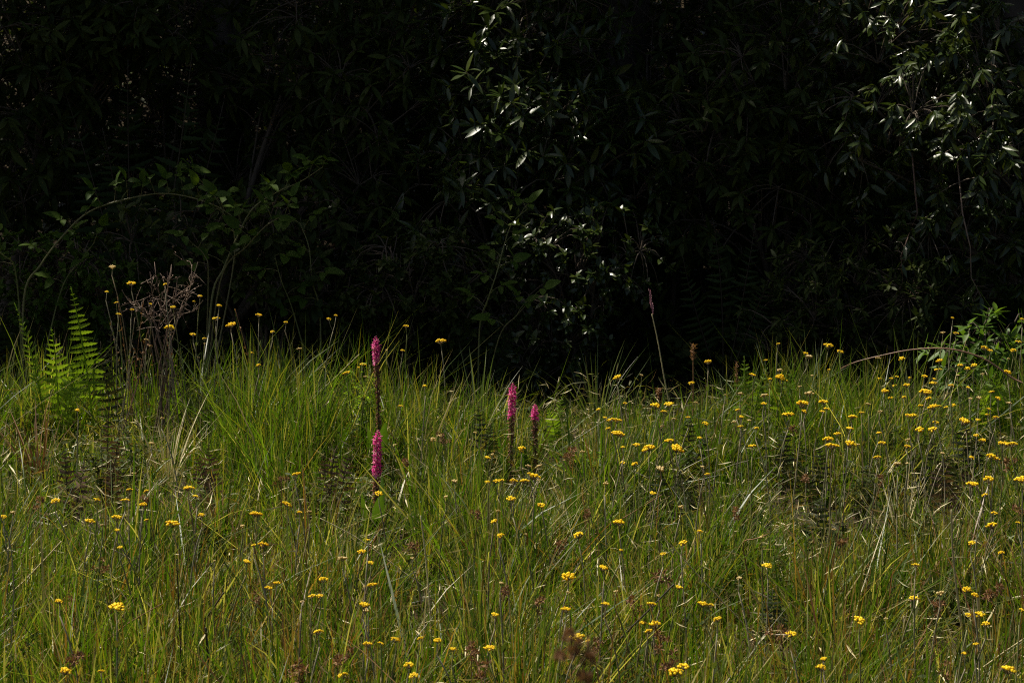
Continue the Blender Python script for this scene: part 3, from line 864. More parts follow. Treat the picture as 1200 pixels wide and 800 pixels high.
# ------------------------------------------------------------------ yellow flowers
def corymb(nh, rad, matkey, seed):
    r = random.Random(seed); mb = MB(); inv = MB()
    for i in range(nh):
        rr = rad * math.sqrt((i + .4) / nh) * r.uniform(.85, 1.15); th = i * 2.4 + r.uniform(-.3, .3)
        c = Vector((rr * math.cos(th), rr * math.sin(th), -.28 * rr * rr / rad + r.uniform(-.0018, .0018)))
        hr = rad / math.sqrt(nh) * r.uniform(.7, 1.2); tn = r.random()
        sd = 7; V = [tuple(c + Vector((0, 0, hr * .75)))]
        for ring, (q, z) in enumerate(((.6, .60), (1.0, .18), (.55, -.55))):
            for k in range(sd):
                a_ = 6.2832 * (k + .5 * ring) / sd
                V.append(tuple(c + Vector((math.cos(a_) * hr * q, math.sin(a_) * hr * q, z * hr))))
        T = [(0, 1 + k, 1 + (k + 1) % sd) for k in range(sd)]
        Q = [(1 + k, 1 + sd + k, 1 + sd + (k + 1) % sd, 1 + (k + 1) % sd) for k in range(sd)]
        mb.add(V, T, Q + [(1 + sd + k, 1 + 2 * sd + k, 1 + 2 * sd + (k + 1) % sd, 1 + sd + (k + 1) % sd) for k in range(sd)], tn)
        inv.tube([Vector((c.x * .15, c.y * .15, -rad * .85)), c + Vector((0, 0, -hr * .4))], [.0007, .0007], 3)
        inv.tube([c + Vector((0, 0, -hr * 1.1)), c + Vector((0, 0, -hr * .35))], [hr * .25, hr * .55], 5)
    return mb.build('flower_head', G[matkey]), inv.build('calyx', G['involucre'])
HEADS = [corymb(n_, r_, 'yellow', i) for i, (n_, r_) in enumerate(((19, .0175), (14, .0150), (23, .0195), (11, .0120)))]
PALES = [corymb(n_, r_, 'pale', 9 + i) for i, (n_, r_) in enumerate(((9, .0125), (6, .0095)))]

FL = []
def fl(ox, oy, pts, pale=()):
    for i, (x, y) in enumerate(pts): FL.append((ox + x / 4, oy + y / 4, i in pale or rnd.random() < .07))
fl(0, 267, [(527, 180), (617, 255), (500, 297), (546, 348), (557, 402), (618, 382), (772, 262), (708, 355), (812, 368), (938, 318), (910, 343), (1027, 360), (1010, 420), (1083, 448), (795, 458), (905, 496), (958, 515), (685, 520), (707, 550), (1182, 583), (960, 540), (932, 605)], (0, 17, 18, 20, 21))
fl(300, 267, [(15, 405), (78, 484), (140, 440), (204, 563), (375, 408), (342, 424), (704, 457), (866, 524), (613, 570), (687, 572), (790, 737), (500, 636), (482, 652), (513, 695), (420, 676), (10, 640)], (3, 8))
fl(600, 267, [(492, 695), (607, 687), (918, 623), (840, 722), (1000, 780), (1072, 772), (1188, 618), (1130, 685), (1180, 780)], (5, 8))
fl(900, 267, [(48, 541), (178, 585), (193, 598), (284, 544), (341, 575), (288, 662), (207, 690), (70, 705), (53, 692), (55, 662), (10, 705), (150, 740), (866, 420), (820, 488), (882, 490), (1150, 570), (1175, 530), (1043, 572), (1017, 556), (515, 606), (626, 608), (803, 618), (795, 660), (900, 640), (935, 655), (965, 640), (890, 688), (857, 735), (578, 703), (605, 695), (663, 700), (523, 704), (593, 740), (650, 734), (551, 760), (637, 790), (574, 792), (734, 692), (780, 705), (777, 722), (744, 760), (753, 795), (1127, 610), (1127, 672), (1046, 766), (1005, 682), (940, 745), (1190, 425), (990, 793), (1080, 795)], (2, 6, 9, 11, 13, 19, 42, 45, 48))
fl(0, 440, [(362, 158), (760, 196), (710, 313), (884, 519), (917, 562), (686, 536), (605, 531), (587, 578), (671, 599), (455, 576), (260, 582), (60, 637), (20, 657), (548, 656), (478, 697), (420, 676), (685, 673), (811, 683), (947, 647), (1136, 701), (1190, 640), (549, 720), (1190, 790), (628, 455)], (1, 2, 14, 19, 23))
fl(300, 440, [(790, 45), (678, 140), (830, 294), (863, 278), (1028, 264), (649, 323), (188, 457), (145, 596), (205, 637), (250, 633), (8, 643), (575, 547), (1085, 380), (1108, 366), (1085, 495), (1130, 490), (1153, 487), (1195, 572), (527, 768), (35, 785), (890, 564), (1145, 743), (1115, 678), (1135, 630), (932, 490)], (2, 3, 4, 5, 9, 20, 23, 24))
fl(600, 440, [(405, 155), (437, 195), (465, 203), (495, 205), (450, 243), (510, 272), (492, 262), (530, 127), (735, 127), (672, 133), (710, 164), (760, 200), (840, 30), (1000, 90), (1072, 80), (865, 124), (825, 193), (910, 220), (1056, 157), (1075, 190), (1070, 235), (1040, 214), (1145, 243), (1112, 207), (1180, 128), (1128, 325), (520, 332), (585, 320), (620, 345), (643, 330), (738, 300), (775, 333), (705, 234), (878, 288), (330, 352), (520, 405), (573, 410), (697, 430), (440, 500), (660, 547), (357, 553), (500, 680), (793, 610), (310, 738), (800, 777), (880, 725), (1167, 753), (893, 424), (915, 458), (1195, 88), (45, 335), (45, 352), (80, 420), (80, 455), (125, 420), (105, 463), (55, 488), (122, 487), (8, 487), (8, 572), (140, 602), (65, 740)],
   (11, 15, 21, 23, 32, 37, 38, 40, 42, 46, 52, 54, 57, 61))
fl(900, 440, [(548, 67), (575, 102), (637, 98), (592, 45), (651, 40), (740, 68), (752, 105), (715, 137), (770, 140), (797, 140), (655, 182), (680, 182), (840, 180), (785, 215), (770, 245), (710, 248), (985, 204), (975, 277), (1003, 297), (1035, 152), (1080, 105), (990, 103), (1046, 73), (1028, 180), (1068, 192), (925, 204), (950, 105), (835, 145), (870, 135), (160, 120), (260, 118), (274, 152), (255, 165), (170, 163), (193, 77), (80, 178), (105, 175), (145, 52), (394, 187), (382, 243), (440, 170), (525, 165), (470, 130), (325, 268), (295, 292), (300, 320), (388, 311), (420, 320), (280, 290), (518, 265), (532, 311), (510, 377), (655, 328), (653, 297), (606, 408), (652, 408), (1090, 312), (1118, 315), (1143, 313), (1045, 370), (1070, 385), (1035, 477), (958, 500), (1190, 475), (1060, 640), (1050, 692), (1172, 685), (955, 780), (310, 718), (1130, 125), (1015, 555), (818, 360), (955, 380)],
   (21, 26, 34, 37, 41, 42, 47, 53, 54, 55, 68, 69, 71))
fl(0, 600, [(548, 435), (312, 735), (474, 740), (280, 412), (1157, 226), (1005, 225), (562, 160)], (5,))
fl(300, 600, [(495, 180), (408, 210), (527, 127), (540, 233), (317, 308), (98, 327), (62, 350), (262, 387), (300, 388), (215, 415), (508, 345), (543, 335), (515, 455), (510, 425), (523, 610), (655, 588), (768, 587), (850, 595), (587, 610), (290, 552), (925, 636), (1097, 630), (1120, 475), (1150, 328), (717, 708), (738, 760), (400, 756), (732, 212), (35, 145)], (1, 9, 10, 23, 27))
fl(600, 600, [(512, 175), (707, 192), (430, 254), (263, 292), (255, 448), (440, 424), (486, 368), (686, 387), (785, 346), (655, 425), (895, 422), (928, 429), (610, 515), (670, 515), (637, 552), (356, 598), (303, 578), (804, 715), (765, 738), (790, 738), (1065, 305), (962, 492), (803, 137), (265, 372), (1195, 245)], (6, 20, 23))
fl(900, 600, [(310, 77), (695, 243), (805, 373), (683, 395), (432, 500), (552, 495), (109, 565), (260, 682), (250, 717), (955, 140), (1094, 185), (970, 382), (940, 477), (990, 472), (1020, 517), (975, 613), (920, 657), (1130, 727), (1188, 453), (930, 355)], (0, 2))

# heads that stand together share one stem
clusters = []
for u, v, p in sorted(FL, key=lambda q: q[1]):
    for c in clusters:
        if any(abs(u - q[0]) < 9.5 and abs(v - q[1]) < 7 for q in c) and len(c) < 5:
            if any(abs(u - q[0]) < 2.5 and abs(v - q[1]) < 2.5 for q in c): break
            c.append((u, v, p)); break
    else:
        clusters.append([(u, v, p)])

LAND = [('dead bush', -1.28, 7.9), ('bright ferns', -1.65, 7.8), ('brown fern', -1.22, 6.6), ('staggered orchids', -.45, 6.9),
        ('paired orchids', .03, 7.2), ('purple-headed grass', .55, 7.6), ('seed spike', .72, 7.6), ('reed tussock', 1.12, 7.8),
        ('fresh-green shrub', 1.75, 7.9), ('arching cane', 1.45, 7.6), ('bare stalk', 1.2, 5.9), ('dark ferns', .92, 6.9), ('blurred head', .14, 4.6),
        ('pale reed', -.25, 5.6), ('dark stems', -.72, 5.1), ('bleached blade', -1.1, 5.6), ('reddish tuft', -.85, 6.1)]
def place_words(x, y):
    o = sorted(LAND, key=lambda l: math.hypot(x - l[1], y - l[2]))
    d = math.hypot(x - o[0][1], y - o[0][2])
    return ('beside the ' if d < .3 else 'near the ' if d < .7 else 'out from the ') + o[0][0] + ' toward the ' + o[1][0]

for c in clusters:
    um = sum(q[0] for q in c) / len(c); vm = sum(q[1] for q in c) / len(c)
    Y = on_surface(um, vm, rnd.uniform(.30, .40), 7.95 + rnd.uniform(-.15, .1))
    tops = [at(q[0], q[1], Y + rnd.uniform(-.012, .012)) for q in c]
    mean = sum(tops, Vector()) / len(tops)
    lean = rnd.uniform(-.05, .05)
    if (um, vm)[1] < 350 and um < 160: lean = .06
    b = gp(mean.x + lean, Y + rnd.uniform(-.03, .05))
    nh = len(c); npale = sum(q[2] for q in c); H = mean.z - b.z
    kind_ = ('faded cream' if npale == nh else 'yellow')
    heads_ = {1: 'single', 2: 'twin', 3: 'triple'}.get(nh, 'clustered')
    tall_ = 'tall ' if H > .46 else 'low ' if H < .30 else ''
    big = [rnd.choice((0, 1, 1, 2, 3) if q[1] > 560 else (0, 1, 2, 3, 3)) for q in c]
    size_ = 'broad ' if nh == 1 and big[0] in (0, 2) and not npale else 'small ' if nh == 1 and big[0] == 3 and not npale else ''
    lab = f'{tall_}{kind_} flower with {heads_} {size_}head{"s" if nh > 1 else ""} {place_words(b.x, b.y)}'
    t = thing('yellow_flower', lab, 'flower', b, 'yellow everlasting flowers in the meadow')
    m = MB()
    fork = mean - b - Vector((rnd.uniform(-.004, .004), 0, .035 + .02 * (nh > 1)))
    pts = bez(Vector((0, 0, -.015)), Vector((rnd.uniform(-.025, .025), rnd.uniform(-.02, .02), H * .55)), fork, 8)
    m.tube(pts, [.0022 - .0006 * i / 7 for i in range(8)], 5, rnd.random())
    for tp in tops:
        e = tp - b - Vector((0, 0, .006))
        m.tube(bez(fork, fork.lerp(e, .5) + Vector(((e - fork).x * .25, 0, -.003)), e, 4), [.0012, .0011, .0010, .0010], 4, rnd.random())
    link('stem', m.build('stem', G[rnd.choice(('stemgrey', 'stemgreen', 'stemgrey'))]), t)
    nl = rnd.randint(5, 9)
    ids = [rnd.uniform(.15, .8) for _ in range(nl)]
    P = [bez(Vector((0, 0, -.015)), pts[4], fork, 3)[1] if False else pts[int(q * 7)].lerp(pts[min(7, int(q * 7) + 1)], q * 7 % 1) for q in ids]
    D = [Vector((math.cos(k * 2.4), math.sin(k * 2.4), rnd.uniform(.9, 2.2))) for k in range(nl)]
    link('foliage', batch_leaves('foliage', 'lance', P, D, [Vector((math.cos(k * 2.4), math.sin(k * 2.4), .2)) for k in range(nl)],
                                 [rnd.uniform(.016, .034) for _ in range(nl)], 'herb'), t, stuff=True)
    for q, tp, hk in zip(c, tops, big):
        hd = rnd.choice(PALES) if q[2] else HEADS[hk]
        sc = rnd.choice((.45, .52, .6, .66, .75, .95)) * (.9 if q[1] > 560 else 1.08)
        M = Matrix.Rotation(rnd.uniform(0, 6.28), 4, 'Z') @ Matrix.Rotation(R(rnd.uniform(-24, 24)), 4, 'X') @ Matrix.Diagonal((sc * rnd.uniform(.8, 1.15), sc * rnd.uniform(.8, 1.15), sc * rnd.uniform(.9, 1.3), 1))
        M.translation = tp - b
        h = link('flower_head', hd[0], t, M)
        link('calyx', hd[1], h)

# ------------------------------------------------------------------ bramble
def bramble(label, root, canes, leaf_len, mat='bramble', skip=0.0, group=None):
    """canes: list of world polylines; trifoliate leaves alternate along each"""
    t = thing('bramble', label, 'bramble', root)
    for ci, (pl, r0, every, start) in enumerate(canes):
        # smooth polyline
        P = [Vector(p) for p in pl]; pts = []
        for i in range(len(P) - 1):
            a_, b_, c_, d_ = P[max(0, i - 1)], P[i], P[i + 1], P[min(len(P) - 1, i + 2)]
            for k in range(6):
                s = k / 6
                pts.append(.5 * ((2 * b_) + (c_ - a_) * s + (2 * a_ - 5 * b_ + 4 * c_ - d_) * s * s + (3 * b_ - a_ - 3 * c_ + d_) * s ** 3))
        pts.append(P[-1])
        m = MB(); n = len(pts)
        m.tube([p - root for p in pts], [r0 * (1 - .65 * i / (n - 1)) for i in range(n)], 6, rnd.random())
        acc = 0; side = 1; nodes_ = []
        for i in range(1, n):
            acc += (pts[i] - pts[i - 1]).length
            if i / n > start and acc > every:
                acc = 0; nodes_.append(i)
        jobs = []
        for i in nodes_ + [n - 1]:
            side = -side
            tg = (pts[i] - pts[i - 1]).normalized()
            out = (Vector((tg.z * side, -.35 + rnd.uniform(-.4, .3), abs(tg.x) * .8 + .25)) + rv(.3)).normalized()
            pe = pts[i] + out * rnd.uniform(.045, .085)
            m.tube([pts[i] - root, pts[i].lerp(pe, .5) - root + Vector((0, 0, .006)), pe - root], [.0015, .0012, .0010], 4, .5)
            jobs.append((pe, out))
            for k in range(2):      # prickles
                q = pts[max(0, i - 1 - k)]
                m.tube([q - root, q - root + rv(1).normalized() * .008], [.0014, .0002], 3, .1)
        c = link('cane', m.build('cane', G['stemgreen']), t)
        for pe, out in jobs:
            sd = out.cross(Vector((0, -.3, 1))).normalized()
            for d, k in ((out, 1.0), (out * .25 + sd, .82), (out * .25 - sd, .82)):
                if rnd.random() < skip: continue
                d = (d + Vector((0, -.1, -.22)) + rv(.15)).normalized()
                L = leaf_len * k * rnd.uniform(.8, 1.2)
                M = frame(d, Vector((rnd.uniform(-.3, .3), -.55, .8)) + rv(.3)).to_4x4() @ Matrix.Scale(L, 4)
                M.translation = pe + d * .006 - root
                link('leaflet', leaf_mesh('ovate', rnd.randint(0, 1), mat), c, M)
    return t

Yb = 8.75
r1 = gp(at(60, 400, Yb).x - .12, Yb)
bramble('arching bramble with pale underlit leaves in front of the dark thicket', r1,
        [([r1, at(28, 350, Yb), at(48, 310, Yb), at(75, 275, Yb), at(105, 248, Yb), at(150, 233, Yb), at(198, 227, Yb), at(250, 240, Yb - .05), at(283, 262, Yb - .08)], .0048, .055, .28),
         ([r1, at(20, 330, Yb - .05), at(5, 300, Yb - .1), at(-25, 285, Yb - .1)], .004, .10, .4),
         ([r1 + Vector((.03, .02, 0)), at(70, 345, Yb + .05), at(95, 305, Yb + .1), at(110, 285, Yb + .1)], .0035, .07, .35)], .072)
r2 = gp(at(238, 400, Yb).x, Yb)
bramble('upright bramble whose leafy stems spread beside the dead twiggy bush', r2,
        [([r2, at(248, 352, Yb), at(262, 315, Yb), at(276, 282, Yb), at(296, 245, Yb), at(325, 225, Yb), at(352, 213, Yb), at(378, 196, Yb)], .005, .05, .30),
         ([r2, at(258, 330, Yb - .05), at(290, 288, Yb - .1), at(315, 262, Yb - .12), at(340, 250, Yb - .1)], .004, .05, .35),
         ([r2, at(244, 330, Yb - .1), at(240, 300, Yb - .1), at(225, 285, Yb - .1)], .0035, .07, .4),
         ([r2, at(275, 300, Yb + .1), at(262, 250, Yb + .1), at(245, 222, Yb + .1), at(225, 212, Yb + .1)], .004, .06, .45)], .074)
r3 = gp(at(375, 400, 8.9).x, 8.9)
bramble('weak bramble in shade behind the twin yellow flowers', r3,
        [([r3, at(375, 370, 8.9), at(366, 330, 8.85), at(362, 290, 8.85), at(352, 262, 8.9)], .004, .09, .3),
         ([r3, at(345, 370, 8.85), at(330, 330, 8.8), at(322, 300, 8.8)], .0035, .09, .3)], .085)
r4 = gp(at(560, 400, 8.8).x, 8.85)
bramble('thin leafy sapling with oval leaves in shadow behind the taller of the paired orchids', r4,
        [([r4, at(562, 385, 8.8), at(572, 350, 8.75), at(582, 320, 8.75), at(590, 290, 8.8), at(600, 262, 8.8), at(618, 245, 8.8)], .004, .055, .25),
         ([r4 + Vector((.02, 0, 0)), at(585, 395, 8.75), at(605, 370, 8.72), at(622, 352, 8.7)], .003, .06, .4)], .07)

# arching bare cane
def strand(name, label, cat, pts, r0, r1_, matkey, group=None, sides=5):
    b = Vector(pts[0]); b.z = zgf(b.x, b.y)
    t = thing(name, label, cat, b, group)
    P = [Vector(p) - b for p in pts]; q = []
    for i in range(len(P) - 1):
        a_, b_, c_, d_ = P[max(0, i - 1)], P[i], P[i + 1], P[min(len(P) - 1, i + 2)]
        for k in range(5):
            s = k / 5
            q.append(.5 * ((2 * b_) + (c_ - a_) * s + (2 * a_ - 5 * b_ + 4 * c_ - d_) * s * s + (3 * b_ - a_ - 3 * c_ + d_) * s ** 3))
    q.append(P[-1]); n = len(q)
    m = MB(); m.tube(q, [r0 + (r1_ - r0) * i / (n - 1) for i in range(n)], sides, rnd.random())
    link('stem', m.build('stem', G[matkey]), t)
    return t, b
Yc = 7.75
xb = at(1226, 520, Yc - .05); xb.z = zgf(xb.x, xb.y) - .02
strand('arching_cane', 'long bare reddish cane arching over the patch of many yellow flowers', 'cane',
       [xb, at(1210, 462, Yc - .03), at(1185, 442, Yc), at(1150, 419, Yc), at(1110, 408.5, Yc), at(1070, 409.5, Yc + .03), at(1035, 416, Yc + .06), at(1003, 424, Yc + .1), at(985, 432, Yc + .15)], .0042, .0018, 'cane')

# ------------------------------------------------------------------ dead twiggy bush
db = gp(at(196, 400, 7.95).x, 7.95)
t = thing('dead_bush', 'dead twiggy grey-brown bush with upright bare branch tips and dry seed husks', 'bush', db)
stems = [[(192, 440), (190, 400), (189, 370), (187, 345), (183, 325), (181, 307)], [(195, 440), (196, 400), (200, 368), (206, 345), (208, 325)],
         [(198, 440), (201, 375), (214, 355), (222, 340), (228, 320), (232, 307)], [(198, 430), (207, 385), (220, 350), (224, 330), (225, 310)],
         [(190, 430), (183, 385), (179, 350), (177, 330), (177, 325)], [(193, 430), (192, 380), (194, 352), (198, 330), (201, 310)],
         [(192, 420), (185, 378), (170, 362), (150, 352), (143, 340)], [(190, 430), (178, 380), (160, 362), (148, 347)], [(197, 430), (208, 370), (226, 365), (238, 352)], [(194, 430), (196, 390), (193, 360), (197, 340), (196, 318)]]
for k, sq in enumerate(stems):
    pl = [db + Vector((rnd.uniform(-.09, .09), rnd.uniform(-.06, .06), -.02))] + [at(u + (rnd.uniform(-10, 10) if k_ < 2 else 0), v, 7.95 + rnd.uniform(-.05, .05)) for k_, (u, v) in enumerate(sq)]
    m = MB(); q = [p - db for p in pl]
    m.tube(q, [.0032 - .0021 * i / (len(q) - 1) for i in range(len(q))], 5, rnd.random())
    br = link('branch', m.build('branch', G['deadtwig']), t)
    tw = MB(); hs = MB()
    for j in range(12):
        i = rnd.choice((2, 2, 3, 3, min(4, len(q) - 2))) if len(q) > 5 else 2; p = q[i].lerp(q[i + 1], rnd.random())
        d = (rv(1) + Vector((0, 0, .5))).normalized() * rnd.uniform(.02, .09)
        tw.tube([p, p + d * .5 + rv(.006), p + d + rv(.008)], [.0013, .001, .0006], 3, rnd.random())
        for _ in range(2):
            hp = p + d * rnd.uniform(.3, 1)
            hs.add([tuple(hp + rv(.005)) for _ in range(4)], [(0, 1, 2), (0, 2, 3), (0, 3, 1), (1, 3, 2)], None, rnd.random())
    link('twig', tw.build('twig', G['deadtwig']), br, stuff=True)
    link('husk', hs.build('husk', G['deadtwig'], False), br, stuff=True)

# ------------------------------------------------------------------ tall grass with seed heads, spikes, stalks
def seed_plume(mb, p, d, L, n, spread, s):
    for i in range(n):
        f = i / n
        q = p + d * (L * f)
        dd = (d + rv(spread) * (1 - .4 * f)).normalized()
        e = q + dd * L * .35
        mb.tube([q, q.lerp(e, .5) + rv(.001), e], [.0005, .0006, .0003], 3, rnd.random())
        for k in range(3):
            c = q.lerp(e, .4 + .3 * k); M = frame(dd + rv(.3), rv(1))
            tv, tt, tq = LT['tiny'][0]
            mb.add([tuple(c + M @ (Vector(v) * s)) for v in tv], tt, tq, rnd.random())

t, b = strand('seed_grass', 'tall single grass stalk with a small purple seed plume against the dark thicket', 'grass stalk',
              [Vector((at(800, 500, 7.6).x, 7.6, zgf(at(800, 500, 7.6).x, 7.6) - .02)), at(786, 480, 7.6), at(778, 440, 7.6), at(771, 400, 7.6), at(764, 368, 7.6)], .0030, .0018, 'straw')
m = MB(); seed_plume(m, at(765, 372, 7.6) - b, Vector((-.12, 0, 1)).normalized(), .075, 22, .22, .009)
link('seed_head', m.build('seed_head', G['purple']), t, stuff=True)

def spike(label, u, Y, vt, vb, n, mat='brownseed', w_=.012):
    top = at(u, vt, Y)
    x0 = gp(top.x + rnd.uniform(-.01, .01), Y)
    t, b = strand('seed_spike', label, 'seed spike', [x0 - Vector((0, 0, .02)), x0.lerp(top, .5) + Vector((.004, 0, 0)), top], .0028, .0015, 'redstraw', 'dry brown seed spikes')
    m = MB(); bot = at(u, vb, Y)
    for i in range(n):
        p = top.lerp(bot, i / n) - b
        for k in range(4):
            d = Vector((math.cos(i * 2.4 + k * 1.57), math.sin(i * 2.4 + k * 1.57), .5 + rnd.uniform(-.4, .5)))
            M = frame(d, rv(1)); tv, tt, tq = LT['tiny'][0]
            m.add([tuple(p + M @ (Vector(v) * w_ * rnd.uniform(.6, 1.2))) for v in tv], tt, tq, rnd.random())
    link('seed_head', m.build('seed_head', G[mat]), t, stuff=True)
spike('tall brown seed spike with a tufted head behind the twin yellow flower', 812, 7.7, 405, 424, 9, w_=.017)
spike('short rust-brown seed spike leaning at the foot of the purple-headed grass', 772, 7.65, 456, 468, 7, w_=.017)
spike('dull brown seed spike between the brown tall spike and the feathery fern', 863, 7.8, 425, 450, 9, w_=.012)
spike('brown seed spike just behind the dull fern by the pale reed', 670, 6.9, 535, 552, 8, w_=.016)

t, b = strand('seed_grass', 'out-of-focus brown clustered seed head on a tall stalk close to the foreground', 'grass stalk',
              [Vector((.075, 1.72, -.02)), Vector((.068, 1.72, .5)), at(692, 805, 1.7), at(684, 780, 1.7), at(668, 742, 1.7)], .0016, .0006, 'redstraw')
for (u, v, s) in ((667, 745, 1.0), (672, 763, .9), (656, 768, .8), (690, 772, 1.0), (686, 794, 1.1), (678, 752, .6)):
    m = MB(); c = at(u, v, 1.7 + rnd.uniform(-.01, .01)) - b; c0 = at(684, 780, 1.7) - b
    m.tube([c0, c0.lerp(c, .5) + Vector((0, 0, .002)), c], .0006, 3)
    for i in range(60):
        d = rv(1).normalized(); tv, tt, tq = LT['tiny'][0]; M = frame(d + Vector((0, 0, .4)), rv(1))
        m.add([tuple(c + d * rnd.uniform(0, .0042) * s + M @ (Vector(q) * .0058 * s)) for q in tv], tt, tq, rnd.random())
    link('seed_cluster', m.build('seed_cluster', G['brownseed']), t, stuff=True)

for u, v, big_ in ((351, 784, 1.3), (396, 772, 1.2), (552, 760, 1.2), (561, 780, 1.2), (770, 672, 1.3), (632, 707, 1.0), (744, 707, 1.1), (775, 745, .9), (784, 767, 1.2), (654, 638, 1.0), (701, 755, .9),
                 (117, 660, .9), (82, 765, 1.0), (80, 707, .8), (1100, 710, 1.0), (1112, 785, .9), (987, 637, .9), (915, 740, 1.1), (590, 690, .8), (486, 640, .9), (520, 512, .9), (476, 540, .9),
                 (665, 530, 1.2), (1035, 560, .9), (945, 555, .9), (300, 700, .9), (170, 585, .8), (40, 590, 1.0), (690, 600, .8), (860, 600, .9), (930, 500, .8), (1180, 540, 1.0), (1160, 690, 1.1), (1195, 600, 1.0), (560, 600, .8), (330, 560, .8)):
    Y = on_surface(u, v, rnd.uniform(.22, .30), 7.9); top = at(u, v, Y)
    f0 = gp(top.x + rnd.uniform(-.06, .06), Y + rnd.uniform(-.03, .05))
    t, b = strand('brown_sedge', ('large ' if big_ > 1.05 else 'small ') + 'tufted brown sedge head ' + place_words(f0.x, f0.y), 'sedge',
                  [f0 - Vector((0, 0, .015)), f0.lerp(top, .5) + Vector((rnd.uniform(-.015, .015), 0, 0)), top], .0016, .0009, 'redstraw', 'brown sedge heads in the meadow')
    m = MB()
    for k in range(rnd.randint(4, 6)):
        c = top - b + Vector((rnd.gauss(0, .011), rnd.gauss(0, .011), rnd.uniform(-.022, .012))) * big_
        m.tube([top - b - Vector((0, 0, .03)), c], .0006, 3)
        for i in range(16):
            d = rv(1).normalized(); tv, tt, tq = LT['tiny'][0]; M = frame(d + Vector((0, 0, .5)), rv(1))
            m.add([tuple(c + d * rnd.uniform(0, .005) * big_ + M @ (Vector(q) * .010 * big_)) for q in tv], tt, tq, rnd.random())
    link('seed_head', m.build('seed_head', G['brownseed']), t, stuff=True)

for k in range(12):
    u = rnd.choice((rnd.uniform(112, 180), rnd.uniform(140, 290))); v = rnd.uniform(345, 415); Y = rnd.uniform(7.6, 7.95); top = at(u, v, Y)
    f0 = gp(top.x + rnd.uniform(-.16, .18), Y)
    t, b = strand('dry_stem', 'thin dry grey-brown stem with withered tip standing ' + place_words(f0.x, f0.y), 'stem',
                  [f0 - Vector((0, 0, .015)), f0.lerp(top, .55) + Vector((rnd.uniform(-.02, .02), 0, 0)), top], .0020, .0009, rnd.choice(('deadtwig', 'stemgrey', 'redstraw')), 'dry stems around the dead bush')
    m = MB()
    for i in range(9):
        c = (top - b).lerp(f0 - b, rnd.uniform(0, .35)); M = frame(rv(1) + Vector((0, 0, .8)), rv(1)); tv, tt, tq = LT['tiny'][0]
        m.add([tuple(c + M @ (Vector(q) * rnd.uniform(.008, .016))) for q in tv], tt, tq, rnd.random())
    link('withered_leaf', m.build('withered_leaf', G['brownseed']), t, stuff=True)

